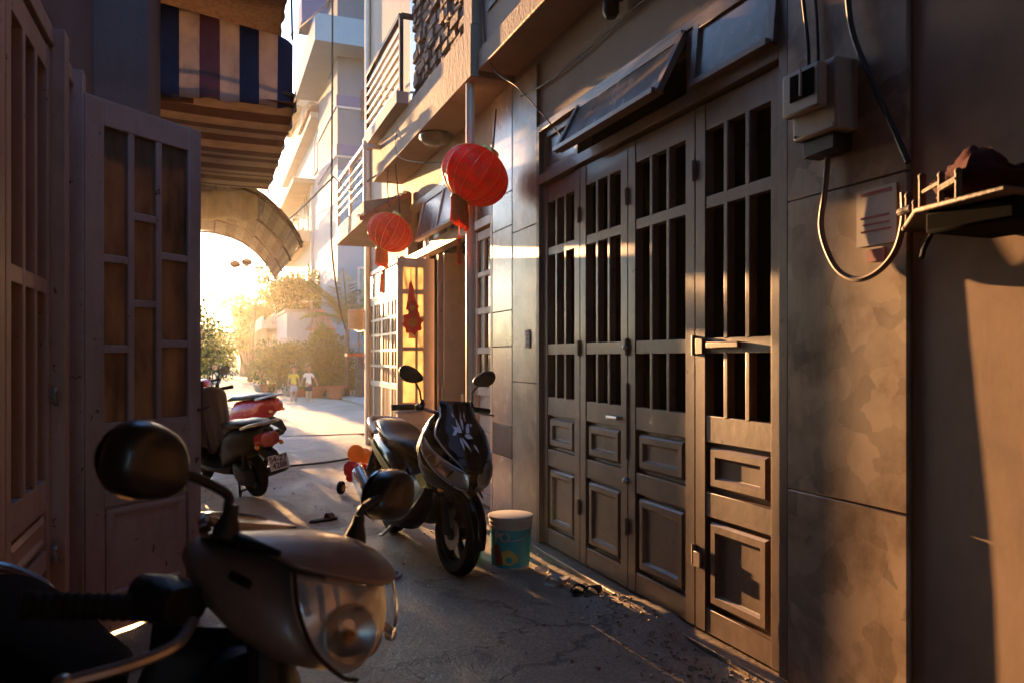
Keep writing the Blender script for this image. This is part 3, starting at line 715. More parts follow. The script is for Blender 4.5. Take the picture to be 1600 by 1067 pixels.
part(m, 'side_valance', [cl_navy, cl_tan], aw, solid=.004)
m = MB()
for y in (6.05, 9.25): m.tube([(-1.5,y,3.52),(.58,y,3.34)], .018)
m.tube([(.58,6.05,3.34),(.58,9.25,3.34)], .018); m.tube([(-.62,6.03,3.25),(-.62,6.03,4.3)], .02)
m.tube([(-.55,6.03,3.22),(-.12,6.03,3.22)], .035)
part(m, 'awning_frame', rust, aw)
tv = tag(MB().grid(lambda u, v: (lerp(-1.1, .50, u), 9.36+.02*sin(u*30), lerp(3.22+.05*u, 2.88+.02*sin(u*26)+.05*u, v)), 36, 6, mi=lambda i, j: (i//4) % 2).build('cloth_curtain', [cl_tan, cl_cream], solid=.004), 'tan curtain strip hung between the striped awning and the curved sheet', 'curtain')
mt = tag(MB().grid(lambda u, v: (lerp(-.7, .52, u) + .02*noise.noise(Vector((v*9, 0, 1))), lerp(5.5, 6.6, v), 3.93 + .12*sin(pi*v) - .06*u + .02*noise.noise(Vector((u*9, v*9, 0)))), 30, 20).build('woven_mat', mat_weave, solid=.03), 'brown woven mat laid over the top of the striped awning', 'mat')
m = MB(); m.grid(lambda u, v: (lerp(-.75, .5, u), 5.52 + .03*noise.noise(Vector((u*14, v*6, 3))), lerp(4.5, 3.94, v) + .02*noise.noise(Vector((u*30, 0, 0)))), 40, 8)
b2_ = m.build('bamboo_blind', mat_weave, solid=.02); tag(b2_, 'brown bamboo blind hanging above the striped awning', 'blind')
ca = thing('curved_awning', 'curved corrugated sheet awning with ragged edge, sun glowing below it', 'awning', (-1.5, 11.3, 3.3))
prof = curve_pts([(-1.5,0,3.42),(-.6,0,3.40),(.05,0,3.38),(.48,0,3.25),(.76,0,3.02),(.93,0,2.80),(.99,0,2.66)], 36)
m = MB(); K = len(prof)
def cv(u, v):
    i = min(K-2, int(v*(K-1))); t = v*(K-1)-i; p = prof[i].lerp(prof[i+1], t)
    y = lerp(9.2, 13.4, u); e = .035*noise.noise(Vector((u*40, 0, 0)))*max(0, v-.9)*10
    return (p.x + .010*sin(u*210), y, p.z + .012*sin(u*210) + e)
m.grid(cv, 200, 36, mi=lambda i, j: (j//2) % 2); part(m, 'sheet', [corr, corr_b], ca, solid=.004, smooth=60)
for y in (9.3, 10.65, 12.0, 13.3):
    m = MB(); m.tube([Vector((p.x, y, p.z-.03)) for p in prof[::3]], .016); part(m, 'hoop', rust, ca)
for q in (12, 20, 28):
    m = MB(); p = prof[q]; m.tube([(p.x,9.25,p.z-.025),(p.x,13.35,p.z-.025)], .012); part(m, 'purlin', rust, ca)
la = thing('rod_lamp', 'thin rod with two small lamp heads under the curved awning', 'lamp', (.86, 13.2, 2.83))
m = MB(); m.tube([(.86,13.2,2.80),(.28,13.2,2.84)], .010); part(m, 'rod', black_iron, la)
for x in (.54, .36):
    m = MB(); m.ball((x,13.2,2.86+(.03 if x > .5 else -.01)), .085, .07, .06); part(m, 'lamp_head', rust, la)
# ------------------------------------------------------------ motor scooters
def wheel(root, x, r, wd, name_rim='rim', spokes=5, steer=None):
    M0 = Matrix.Translation((x,0,r)) @ Matrix.Rotation(pi/2, 4, 'X')
    if steer: M0 = steer @ M0
    m = MB(); ring = []
    for j in range(32):
        a = 2*pi*j/32; sec = []
        for k in range(10):
            b = 2*pi*k/10; rr = (r-wd*.5) + wd*.5*cos(b)*1.0; hh = wd*.5*sin(b)
            sec.append(M0 @ Vector((rr*cos(a), rr*sin(a), hh)))
        ring.append(sec)
    m.loft(ring, False, 0, True); ty = m.build('tyre', rubber, root)
    m = MB(); ri = r-wd*.92
    sec_r = [(ri+.012, -.03), (ri-.004,-.034), (ri-.012,-.02), (ri-.012,.02), (ri-.004,.034), (ri+.012,.03)]
    ring = [[M0 @ Vector((q*cos(2*pi*j/32), q*sin(2*pi*j/32), h)) for q, h in sec_r] for j in range(32)]
    m.loft(ring, False, 0, True)
    for i in range(spokes):
        a = 2*pi*i/spokes+.3
        for da in (-.09, .09):
            m.bar(M0 @ Vector((.02*cos(a), .02*sin(a), .0)), M0 @ Vector(((ri)*cos(a+da), ri*sin(a+da), 0)), .022, .03)
    m.lathe([(0,-.06),(.035,-.06),(.04,-.03),(.04,.03),(.035,.06),(0,.06)], 14, M0)
    m.build('rim', black_iron, ty)
    m = MB(); m.lathe([(.05,.042),(.095,.042),(.095,.047),(.05,.047)], 24, M0); m.build('brake_disc', steel, ty)
    return ty
def mirror(root, base, tip, head, size=(.016,.062,.045), tilt=0., name='mirror', hm=black_plast, sm=black_iron):
    """stem from base through tip to the head; the glass looks backwards"""
    m = MB(); b = Vector(base); t = Vector(tip); h = Vector(head)
    m.tube(curve_pts([b, lerp(b, t, .55)+Vector((.0,0,.01)), t, h], 14), .0065, 8)
    m.lathe([(.016,-.01),(.018,.01),(.009,.035),(.007,.04)], 10, Matrix.Translation(b))
    st = m.build('mirror_stem', sm, root)
    sx, sy, sz = size; side = 1 if head[1] > 0 else -1
    m = MB(); rings = []
    for k in range(7):
        f = k/6; xx = sx*(1.0-2*f) ; s_ = [.35,.75,.93,1.0,1.0,.99,.95][k]; ring = []
        for j in range(22):
            a = 2*pi*j/22; yy = sy*cos(a)*side; zz = sz*sin(a)
            zz *= 1 + .22*cos(a); yy *= 1 + .12*sin(a)
            ring.append(Vector((xx, yy*s_, zz*s_)))
        rings.append(ring)
    m.loft(rings); Mh = Matrix.Translation(h) @ Matrix.Rotation(tilt*side, 4, 'X')
    m.xf(Mh); m.build('mirror_head', hm, st)
    g = MB(); g.grid(lambda u, v: tuple(Mh @ Vector((-sx-.0015, sy*.86*(2*u-1)*math.sqrt(max(0,1-(2*v-1)**2*.8)), sz*.86*(2*v-1)))), 8, 8); g.build('mirror_glass', chrome, st)
    return st

def lever_set(root, x, y, z, side, bm=black_iron, sweep=.05, L=.16):
    y0 = y*side
    m = MB(); pts = [(x, y0, z), (x-.02, y0+.05*side, z+.005), (x-sweep, y0+L*side, z)]
    g = MB(); g.tube([pts[1], pts[2]], [.017,.018], 12); g.lathe([(.018,-.005),(.021,-.003),(.021,.003),(.018,.005)], 12, Matrix.Translation(pts[2]) @ Matrix.Rotation(pi/2, 4, 'X'))
    return g.build('grip', rubber, root)

# ---- black sport scooter (facing the viewer, by the open doors)
def black_scooter():
    hd = math.atan2(4.58-5.86, 1.41-1.31)
    t = thing('motor_scooter', 'black sport scooter with lime stripes and white emblem on its dark windscreen', 'motor scooter', (1.31, 5.88, -.005), hd)
    t.rotation_euler = (R(-4), 0, hd)
    st = Matrix.Translation((1.31,0,0)) @ Matrix.Rotation(R(6), 4, 'Z') @ Matrix.Translation((-1.31,0,0))
    wheel(t, 1.31, .258, .10, steer=st); wheel(t, 0, .258, .12)
    B = lambda mb, n, mt, **k: mb.build(n, mt, t, **k)
    # forks and front mudguard
    m = MB()
    for s in (-1,1): m.tube([st@Vector((1.31,.075*s,.258)), st@Vector((1.19,.075*s,.58))], [.024,.02], 10)
    B(m, 'fork', black_iron)
    m = MB(); rings = []
    for k in range(15):
        a = R(-8 + 150*k/14); ww = .062*(1-.45*abs(k/14-.55)**1.5*2); ring = []
        for j in range(9):
            b = pi*j/8; rr = .272+.032*sin(b); ring.append(st@Vector((1.31+rr*cos(a), ww*cos(b), .258+rr*sin(a))))
        for j in range(8,-1,-1):
            b = pi*j/8; rr = .266+.026*sin(b); ring.append(st@Vector((1.31+rr*cos(a), ww*.9*cos(b), .258+rr*sin(a))))
        rings.append(ring)
    m.loft(rings); B(m, 'mudguard', black_gloss)
    m = MB()
    for s in (-1,1):
        rr = .29; P = [st@Vector((1.31+(rr+.005*k)*cos(R(150-14*k)), s*(.088-.006*k), .262+(rr+.004*k)*sin(R(150-14*k)))) for k in range(8)]
        m.tube(P, [.006+.012*sin(pi*k/7) for k in range(8)], 8)
    B(m, 'mudguard_trim', silver)
    # front cowl surface
    T = [(.40,1.27,1.14,.05),(.47,1.36,1.10,.10),(.52,1.44,1.05,.145),(.58,1.50,1.0,.19),(.66,1.50,.96,.222),(.76,1.44,.94,.228),(.86,1.34,.95,.195),(.94,1.25,.98,.155),(1.0,1.19,1.03,.11)]
    def cowl(z, phi, off=0.):
        xf_, xb, w = table(T, z); c = lerp(xb, xf_, .38)
        a = xf_-c if cos(phi) >= 0 else c-xb
        cx_, sy_ = cos(phi), sin(phi); p = 1.75 if cx_ >= 0 else 2.6
        x = a*math.copysign(abs(cx_)**(2/p), cx_); y = w*math.copysign(abs(sy_)**(2/2.2), sy_)
        n = Vector((cx_, sy_*1.1, .15)).normalized()
        return Vector((c+x, y, z)) + n*off
    m = MB(); rings = [[cowl(.40+.60*i/22, 2*pi*j/36) for j in range(36)] for i in range(23)]
    m.loft(rings); B(m, 'front_cowl', black_gloss)
    # headlamps: two swept lenses meeting at the nose
    def hl_zc(t_): return .60 + .045*t_ + .17*t_**1.8
    def hl_h(t_): return .012 + .05*math.sqrt(max(0, 1-(1.7*t_-.72)**2)) if t_ < 1 else .006
    for s in (-1, 1):
        for nm, mt, o in (('headlamp_reflector', reflector, .004), ('headlamp', lens, .012)):
            m = MB()
            def fn(u, v): 
                z = hl_zc(u) + hl_h(u)*(2*v-1)*(1 if nm == 'headlamp' else .9); bul = (1-(2*v-1)**2)
                return cowl(z, s*R(7+74*u), o*(.4+.6*bul))
            m.grid(fn, 24, 8)
            o_ = B(m, nm, mt)
        m = MB()
        up = [cowl(hl_zc(k/24)+hl_h(k/24)*1.06, s*R(7+74*k/24), .008) for k in range(25)]
        lo = [cowl(hl_zc(k/24)-hl_h(k/24)*1.06, s*R(7+74*k/24), .008) for k in range(24,-1,-1)]
        m.tube(up+lo, .006, 6, closed=True); B(m, 'headlamp_bezel', silver)
        for k in (7, 12, 16):
            m = MB(); a0 = k/24; m.tube([cowl(hl_zc(a0)+hl_h(a0)*.6, s*R(7+74*a0), .007), cowl(hl_zc(a0+.14)-hl_h(a0+.14)*.5, s*R(7+74*(a0+.14)), .007)], .007, 6); B(m, 'headlamp_blade', chrome)
    # tinted screen, its silver edge strips and the printed emblem
    def sc_phi(z): return R(lerp(10, 52, min(1, max(0, (z-.66)/.2))) - 8*max(0, (z-.9)/.15))
    def scr(z, q, off=.016):
        k = max(0, (z-.97)); p = cowl(min(z, .97), sc_phi(z)*q, off)
        return p + Vector((-k*.75, 0, k))
    m = MB(); m.grid(lambda u, v: scr(lerp(.655, 1.07, u), 2*v-1), 18, 18); B(m, 'windscreen', black_gloss, solid=.006)
    m = MB()
    for s in (-1,1): m.tube([scr(lerp(.68,1.03,k/12), s*1.0, .022) for k in range(13)], .0065, 6)
    B(m, 'screen_strip', silver)
    m = MB(); rs = random.Random(5)
    def petal(zc, qc, ang, ln, wd):
        rings = []
        for i in range(9):
            f = i/8; w_ = wd*math.sin(pi*min(1, f*1.05)**.8)*.5; bend = .25*sin(f*2.4)
            c = (zc + ln*f*sin(ang+bend), qc + ln*2.6*f*cos(ang+bend)); nx = (-sin(ang+pi/2), 0)
            pz, pq = cos(ang+bend), -sin(ang+bend)*2.6
            rings.append([scr(c[0]+pz*w_*k_, c[1]+pq*w_*k_, .0205) for k_ in (-1, -.3, .3, 1)])
        m.loft(rings, cap=False, open_ring=True)
    for i, (dz, dq, a, ln, wd) in enumerate([(.0,-.1,2.6,.085,.02),(.0,-.1,1.9,.075,.022),(.01,-.05,1.1,.09,.02),(.0,0,.3,.085,.022),(-.01,-.05,-.4,.07,.02),(-.02,-.12,-1.2,.075,.018),(-.02,-.15,-2.1,.06,.02),(.01,-.2,3.3,.06,.018),(.05,.1,.9,.05,.014),(.06,-.25,2.2,.045,.014),(-.05,.12,-.9,.06,.014),(.03,.2,-.1,.05,.012)]):
        petal(.885+dz*1.3, dq*1.2, a, ln*1.35, wd*1.5)
    B(m, 'emblem_print', white_print, smooth=0)
    # lime flashes by the headlamp ends and along the body
    for s in (-1,1):
        m = MB(); m.grid(lambda u, v: cowl(lerp(.74,.86,u), s*R(lerp(88,lerp(112,96,u),v)), .004), 6, 4); B(m, 'lime_flash', lime)
    # body lofts
    m = MB(); m.sup([(.46,.24,.60,.10),(.58,.22,.57,.125),(.72,.22,.55,.13),(.9,.24,.58,.14),(1.0,.28,.64,.15),(1.08,.34,.70,.13),(1.12,.40,.70,.08)]); B(m, 'floor_tunnel', black_plast)
    m = MB()
    for s in (-1,1): m.sup([(.36,.22,.32,.055,.19*s),(.5,.20,.29,.07,.19*s),(.75,.20,.28,.075,.19*s),(.95,.22,.33,.07,.18*s),(1.06,.28,.44,.05,.16*s),(1.12,.36,.56,.03,.14*s)])
    B(m, 'footboard', black_plast)
    m = MB(); m.sup([(-.46,.70,.80,.04),(-.38,.62,.80,.10),(-.22,.54,.78,.145),(0,.48,.76,.165),(.2,.43,.72,.172),(.42,.38,.67,.165),(.56,.36,.58,.15),(.66,.34,.50,.11)]); B(m, 'body_panel', black_gloss)
    for s in (-1,1):
        m = MB(); rings = []
        for k in range(11):
            f = k/10; x = lerp(-.30, .62, f); zc = lerp(.70, .43, f**1.1); h = .006+.028*sin(pi*f)**.7; yy = s*(.158 + .022*sin(pi*min(1, f*1.1)))
            rings.append([Vector((x, yy, zc-h)), Vector((x, yy+.004*s, zc)), Vector((x, yy, zc+h)), Vector((x, yy-.02*s, zc))])
        m.loft(rings); B(m, 'lime_stripe', lime)
        m = MB(); m.add([(.98,s*.155,.50),(1.18,s*.165,.52),(1.05,s*.175,.60),(.92,s*.17,.57)]+[(.98,s*.11,.50),(1.18,s*.12,.52),(1.05,s*.12,.60),(.92,s*.12,.57)], [(0,1,2,3),(4,5,6,7),(0,1,5,4),(1,2,6,5),(2,3,7,6),(3,0,4,7)]); B(m, 'lime_flash', lime)
    m = MB(); m.sup([(-.40,.79,.84,.075),(-.3,.775,.865,.115),(-.12,.765,.86,.145),(.0,.75,.835,.155),(.08,.73,.80,.16),(.25,.71,.775,.16),(.42,.68,.765,.13),(.54,.64,.74,.095),(.60,.62,.69,.05)], n=22, p=2.4); B(m, 'seat', seat_m)
    m = MB()
    for s in (-1,1): m.tube(curve_pts([(-.1,.16*s,.765),(-.28,.155*s,.81),(-.44,.11*s,.845),(-.50,.0,.85)], 14), [.022]*13, 10)
    B(m, 'grab_rail', white_metal)
    m = MB(); m.sup([(-.52,.70,.78,.03),(-.48,.68,.79,.08),(-.40,.66,.78,.11)]); B(m, 'tail_lamp', red_lens)
    m = MB(); m.bar((-.42,0,.62),(-.62,0,.36),.16,.015,up=(1,0,1)); B(m, 'rear_guard', black_plast)
    # engine, exhaust, shock absorbers
    m = MB(); m.sup([(-.10,.18,.34,.05,.11),(.05,.16,.38,.08,.10),(.25,.18,.42,.12,.03),(.42,.22,.40,.12,0)]); m.tube([(-.1,.16,.26),(-.1,-.10,.26)], .05); B(m, 'engine', black_iron)
    m = MB(); m.tube([(.42,-.12,.2),(.2,-.17,.19),(.12,-.185,.22)], .02); ex = B(m, 'exhaust_pipe', steel)
    m = MB(); m.tube([(.16,-.19,.24),(.10,-.195,.255),(-.26,-.205,.385),(-.34,-.205,.415),(-.36,-.205,.42)], [.03,.062,.068,.062,.03], 16); m.build('muffler', silver, ex)
    m = MB(); m.hexa([(.06,-.272,.24),(-.25,-.28,.36),(-.25,-.27,.36),(.06,-.262,.24),(.06,-.27,.31),(-.25,-.278,.43),(-.25,-.262,.43),(.06,-.255,.31)]); m.build('heat_shield', chrome, ex)
    m = MB()
    for s in (-1,1):
        m.tube([(-.02,.12*s,.3),(-.16,.14*s,.66)], .016)
        m.tube([Vector((-.02-.14*q/40*.75-.02, .12*s+.004*s, .38+.36*q/40*.65)) + Vector((.03*cos(q*1.2), .03*sin(q*1.2), 0)) for q in range(40)], .006, 5)
    B(m, 'shock_absorber', rust)
    m = MB(); m.tube([(.46,.17,.22),(.40,.27,.02)], .012); m.tube([(.44,-.1,.2),(.36,-.19,.06),(.30,-.19,.05)], .012); B(m, 'side_stand', steel)
    m = MB(); m.tube([(.3,-.20,.30),(.3,-.30,.31)], .014); m.box(.26,.34,-.31,-.22,.30,.325); B(m, 'foot_peg', steel, bevel=.006)
    # handlebar group
    m = MB(); m.tube(curve_pts([st@Vector(p) for p in ((.98,-.34,1.01),(1.03,-.2,1.02),(1.07,-.06,.99),(1.07,.06,.99),(1.03,.2,1.02),(.98,.34,1.01))], 24), .012, 8); m.tube([st@Vector((1.07,0,.99)), st@Vector((1.15,0,.75))], .025)
    hb = B(m, 'handlebar', chrome)
    for s in (-1,1):
        g = MB(); g.tube([st@Vector((1.02,.22*s,1.02)), st@Vector((.975,.36*s,1.01))], [.018,.019], 12); g.build('grip', rubber, hb)
        g = MB(); g.ball(st@Vector((1.035,.19*s,1.02)), .035, .03, .025); g.build('switch_housing', black_plast, hb)
        g = MB(); g.tube(curve_pts([st@Vector(p) for p in ((1.06,.19*s,1.0),(1.075,.25*s,.995),(1.05,.36*s,.985))], 10), .007, 6); g.build('brake_lever', steel, hb)
        mirror(t, st@Vector((1.05,.18*s,1.035)), st@Vector((1.03,.20*s,1.14)), st@Vector((1.05,.27*s,1.225)), (.018,.085,.05), tilt=.35)
    for s in (-1,1):
        m = MB(); m.ball(cowl(.53, s*R(60), .0), .03, .022, .014); B(m, 'turn_signal', amber)
    return t
black_scooter()

# ---- generic step-through used for the three other bikes
def step_through(t, paint, trim, seat_mt=None, wr=.225, wb=1.22, seat_h=.76, apron_w=.20, head=True, tail_col=red_lens, plate=None, mirrors=True, steer_deg=0):
    B = lambda mb, n, mt, **k: mb.build(n, mt, t, **k)
    st = Matrix.Translation((wb-.12,0,0)) @ Matrix.Rotation(R(steer_deg), 4, 'Z') @ Matrix.Translation((-(wb-.12),0,0))
    wheel(t, wb, wr, .09, steer=st); wheel(t, 0, wr, .10)
    m = MB()
    for s in (-1,1): m.tube([st@Vector((wb,.07*s,wr)), st@Vector((wb-.13,.06*s,.62))], .02)
    m.tube([st@Vector((wb-.13,0,.60)), st@Vector((wb-.24,0,.96))], .025); B(m, 'fork', black_iron)
    m = MB(); rings = []
    for k in range(13):
        a = R(5+140*k/12); ring = []
        for j in range(9):
            b = pi*j/8; rr = wr+.014+.035*sin(b); ring.append(st@Vector((wb+rr*cos(a), .062*cos(b), wr+rr*sin(a))))
        for j in range(8,-1,-1):
            b = pi*j/8; rr = wr+.008+.028*sin(b); ring.append(st@Vector((wb+rr*cos(a), .055*cos(b), wr+rr*sin(a))))
        rings.append(ring)
    m.loft(rings); B(m, 'mudguard', paint)
    # leg shield: a curved apron
    m = MB()
    for side in (0,):
        def fn(u, v):
            z = lerp(.27, .90, v); w_ = apron_w*(.70+.30*sin(pi*min(1, v*1.1))); y = w_*(2*u-1)
            return (wb-.13-.26*v+.05*v*v - .45*y*y/apron_w, y, z)
        m.grid(fn, 16, 12)
    B(m, 'leg_shield', paint, solid=.035)
    m = MB(); m.sup([(wb-.10,.42,.62,.05),(wb-.16,.42,.80,.10),(wb-.26,.60,.88,.11),(wb-.32,.74,.88,.06)]); B(m, 'front_panel', trim)
    m = MB(); m.sup([(.25,.20,.32,.12),(.4,.20,.29,.15),(.7,.2,.28,.16),(wb-.24,.22,.32,.15),(wb-.14,.28,.42,.12)]); B(m, 'floorboard', black_plast)
    dz = seat_h-.76
    m = MB(); m.sup([(-.42,.60+dz,.72+dz,.05),(-.34,.50+dz,.72+dz,.11),(-.15,.43,.70+dz,.155),(.08,.36,.69+dz,.165),(.28,.30,.66+dz,.15),(.40,.26,.56,.13),(.46,.24,.40,.10)]); B(m, 'body_panel', paint)
    m = MB(); m.sup([(-.36,.71+dz,.76+dz,.07),(-.26,.70+dz,.785+dz,.12),(-.02,.69+dz,.775+dz,.135),(.12,.68+dz,.75+dz,.135),(.32,.665+dz,.74+dz,.12),(.42,.645+dz,.70+dz,.07)], n=22, p=2.4); B(m, 'seat', seat_mt or seat_m)
    m = MB(); m.tube(curve_pts([(-.15,.13,.71+dz),(-.34,.13,.75+dz),(-.46,.06,.77+dz),(-.46,-.06,.77+dz),(-.34,-.13,.75+dz),(-.15,-.13,.71+dz)], 24), .016, 8); B(m, 'grab_rail', steel)
    m = MB(); m.sup([(-.47,.58+dz,.66+dz,.03),(-.44,.54+dz,.68+dz,.09),(-.34,.53+dz,.68+dz,.118)]); B(m, 'tail_lamp', tail_col)
    for s in (-1,1):
        m = MB(); m.ball((-.40,.12*s,.55+dz), .035, .02, .025); B(m, 'turn_signal', amber)
    m = MB(); m.sup([(-.50,.34,.40,.05),(-.44,.38,.50,.06),(-.30,.44,.54,.07)]); B(m, 'rear_guard', black_plast)
    m = MB(); m.sup([(-.12,.14,.30,.05,.10),(.05,.13,.34,.08,.08),(.25,.16,.36,.10,0)]); m.tube([(-.02,.14,wr),(-.02,-.12,wr)], .045); B(m, 'engine', black_iron)
    m = MB(); m.tube([(.3,-.1,.17),(.12,-.14,.17),(.04,-.16,.2),(-.3,-.165,.30),(-.34,-.165,.31)], [.018,.022,.05,.055,.03], 14); B(m, 'exhaust', mat('dark_exhaust', (.05,.045,.045), .4, .6, .2, 10))
    m = MB()
    for s in (-1,1): m.tube([(-.02,.11*s,.26),(-.14,.12*s,.56+dz)], .022)
    B(m, 'shock_absorber', black_iron)
    m = MB(); m.tube([(.22,.06,.16),(.16,.10,.015)], .012); m.tube([(.22,-.06,.16),(.16,-.10,.015)], .012); m.tube([(.12,-.12,.012),(.2,-.06,.05),(.2,.06,.05),(.12,.12,.012)], .012); B(m, 'centre_stand', black_iron)
    if plate:
        m = MB(); m.box(-.004,.0,-.095,.095,-.07,.07)
        PM = Matrix.Translation((-.535,0,.40)) @ Matrix.Rotation(R(14), 4, 'Y')
        m.xf(PM); pl = B(m, 'number_plate', plate_m, bevel=.002)
        for k, (tx, z) in enumerate(plate):
            TM = PM @ Matrix.Translation((-.006,0,z)) @ Matrix(((0,0,-1,0),(-1,0,0,0),(0,1,0,0),(0,0,0,1)))
            text_mesh(tx, .072, 'plate_number', ink, pl, TM, offset=.0012)
        m = MB(); m.tube([(-.42,0,.50),(-.53,0,.47)], .012); m.build('plate_bracket', black_iron, pl)
    hb = None
    if head:
        m = MB(); xh = wb-.25
        m.sup([(xh-.10,.93,.99,.06),(xh-.05,.90,1.03,.15),(xh+.03,.88,1.04,.14),(xh+.10,.89,1.01,.11),(xh+.14,.92,.97,.05)]); m.xf(st); hb = B(m, 'handlebar_cowl', paint)
        g = MB(); g.sup([(xh+.11,.91,.99,.09),(xh+.145,.925,.98,.06),(xh+.155,.94,.965,.02)]); g.xf(st); g.build('headlamp', lens, hb)
        for s in (-1,1):
            g = MB(); g.tube([st@Vector((xh-.03,.14*s,.99)), st@Vector((xh-.07,.33*s,.985))], [.017,.019], 10); g.build('grip', rubber, hb)
            g = MB(); g.tube([st@Vector((xh+.02,.15*s,.98)), st@Vector((xh,.31*s,.97))], .006, 6); g.build('brake_lever', steel, hb)
            if mirrors: mirror(t, st@Vector((xh-.02,.17*s,1.02)), st@Vector((xh-.02,.20*s,1.12)), st@Vector((xh-.03,.28*s,1.17)), (.014,.065,.045), tilt=.2)
    return st
tl = thing('motor_scooter', 'dark brown scooter seen from behind with white number plate', 'motor scooter', (.42, 7.85, 0), math.atan2(.92,-.40))
tl.rotation_euler = (R(-9), 0, math.atan2(.92,-.40))
step_through(tl, scoot_brown, black_plast, plate=(('54-Z7', .028), ('4288', -.032)), steer_deg=18)
m = MB()   # a rain cape slung over its bars
def cape(u, v):
    a = lerp(-1.15, 1.15, u); z = lerp(1.06, .42 + .05*sin(u*17), v)
    return (.86 - .10*cos(a*1.4) - .06*v + .02*sin(u*31)*v, .25*sin(a)*(1-.18*v), z - .10*a*a*(1-v))
m.grid(cape, 30, 16)
cp = m.build('rain_cape', mat('dark_cape', (.035,.022,.022), .55, 0, .3, 6, .1, 40), None, solid=.008)
cp.location = tl.location; cp.rotation_euler = tl.rotation_euler
tag(cp, 'dark rain cape draped over the bars of the brown scooter', 'cape')
tr = thing('motorbike', 'red step-through motorbike parked beyond the brown scooter', 'motorbike', (.62, 11.35, 0), math.atan2(.72,-.69))
tr.rotation_euler = (R(-7), 0, math.atan2(.72,-.69))
step_through(tr, red_paint, silver, wr=.27, wb=1.22, seat_h=.84, apron_w=.15, tail_col=red_paint, steer_deg=15)

# ---- taupe scooter in the foreground with its headlamp cowl turned to the alley
FH = R(-62); LEAN = R(-14); XH, ZH = 1.02, 1.035
tf = thing('motor_scooter', 'bronze taupe scooter in the corner with large clear headlamp and round mirror', 'motor scooter', (0,0,0), FH)
rotm = (Matrix.Rotation(FH, 4, 'Z') @ Matrix.Rotation(LEAN, 4, 'X'))
Cw = Vector((.128, 1.346, 1.005))
rl = Cw - rotm @ Vector((XH, 0, ZH)); tf.location = rl; tf.rotation_euler = (LEAN, 0, FH)
print('foreground scooter root', rl)
step_through(tf, mat('dark_apron_paint', (.012,.010,.010), .5, .0, .2, 12, spec=.3), black_plast, mat('matt_seat_cloth', (.008,.007,.007), .9, 0, .2, 12, .2, 90, spec=.1), head=False, wr=.22, wb=1.24, apron_w=.19, steer_deg=15)
HM = Matrix.Translation((XH, 0, ZH)) @ Matrix.Rotation(R(15), 4, 'Z')
def HB(mb, n, mt, parent, **k): mb.xf(HM); return mb.build(n, mt, parent, **k)
m = MB(); m.sup([(-.135,.0,.03,.09),(-.11,-.04,.028,.135),(-.04,-.085,.030,.168),(.03,-.125,.026,.164),(.08,-.142,.010,.146,0,-.1),(.115,-.142,-.004,.124,0,-.3),(.135,-.132,-.02,.098,0,-.35)], n=36, p=2.6)
cow = HB(m, 'headlamp_cowl', taupe, tf, smooth=50)
def sheet(Bv, Cv, pw=1.7, off=(0,0,0), sc=1., nu=32, nv=22):
    """sheet mirrored about the bike's centre plane: edge curve Bv, centre curve Cv"""
    Bc = curve_pts(Bv, nv*2); Cc = curve_pts(Cv, nv*2)
    def at(P, v): x = v*(len(P)-1); k = min(len(P)-2, int(x)); return P[k].lerp(P[k+1], x-k)
    mid = sum((p for p in Cc), Vector())/len(Cc)
    def fn(u, v):
        q = 2*u-1; b = at(Bc, v); c_ = at(Cc, v); k = abs(q)**pw
        p = Vector((lerp(c_.x, b.x, k), -b.y*q*-1 if False else abs(b.y)*q, lerp(c_.z, b.z, abs(q)**(pw*.9))))
        return tuple(mid + (p-mid)*sc + Vector(off))
    m = MB(); m.grid(fn, nu, nv); return m
VB = [(-.10,-.115,.02),(-.05,-.150,.030),(.0,-.160,.034),(.06,-.150,.026),(.112,-.128,.012)]
VC = [(-.09,0,.034),(-.03,0,.044),(.04,0,.054),(.11,0,.046),(.155,0,.024),(.186,0,-.004)]
HB(sheet(VB, VC, 1.8, nv=26), 'visor', taupe, cow, smooth=60, solid=.007)
LB_ = [(.114,-.127,.008),(.135,-.125,-.045),(.158,-.100,-.100),(.172,-.045,-.138),(.175,-.006,-.148)]
LC_ = [(.184,0,-.004),(.203,0,-.045),(.203,0,-.085),(.190,0,-.125),(.176,0,-.148)]
HB(sheet(LB_, LC_, 1.9, (-.024,0,0), .93), 'reflector', reflector, cow, smooth=60, solid=.004)
HB(sheet(LB_, LC_, 1.9), 'headlamp', lens, cow, smooth=60)
m = MB(); BM = Matrix.Translation((.168,-.045,-.080)) @ Matrix.Rotation(R(-28), 4, 'Z') @ Matrix.Rotation(R(80), 4, 'Y')
m.lathe([(.012,0),(.040,.010),(.046,.015),(.042,.017),(.02,.006),(.012,.004)], 24, BM); HB(m, 'lamp_bowl', silver, cow)
for q in range(3):
    m = MB(); m.bar((.118+.014*q,-.112+.022*q,-.012),(.140+.012*q,-.108+.022*q,-.055-.006*q),.004,.012); HB(m, 'painted_glint_rib', white_print, cow, bevel=.002)  # white colour stands in for bright facet reflections
m = MB(); m.ball((.178,-.052,-.080), .010); HB(m, 'bulb', amber, cow)
m = MB(); m.tube(curve_pts([(.176,-.006,-.150),(.173,-.046,-.140),(.158,-.102,-.101),(.134,-.128,-.045),(.113,-.129,.008)], 24), .0035, 6); HB(m, 'lens_edge', black_plast, cow)
m = MB(); m.tube(curve_pts([(-.125,-.085,.03),(-.15,-.06,.048),(-.15,.06,.048),(-.12,.085,.03)], 20), .010, 8); m.box(-.13,-.07,-.075,.075,.036,.052); HB(m, 'instrument_rim', chrome, cow)
m = MB(); m.sup([(-.02,.024,.046,.012,-.156),(-.005,.020,.050,.020,-.157),(.035,.020,.044,.015,-.154),(.09,.022,.032,.003,-.140)], n=16, p=2.1); HB(m, 'mirror_boot', black_plast, cow)
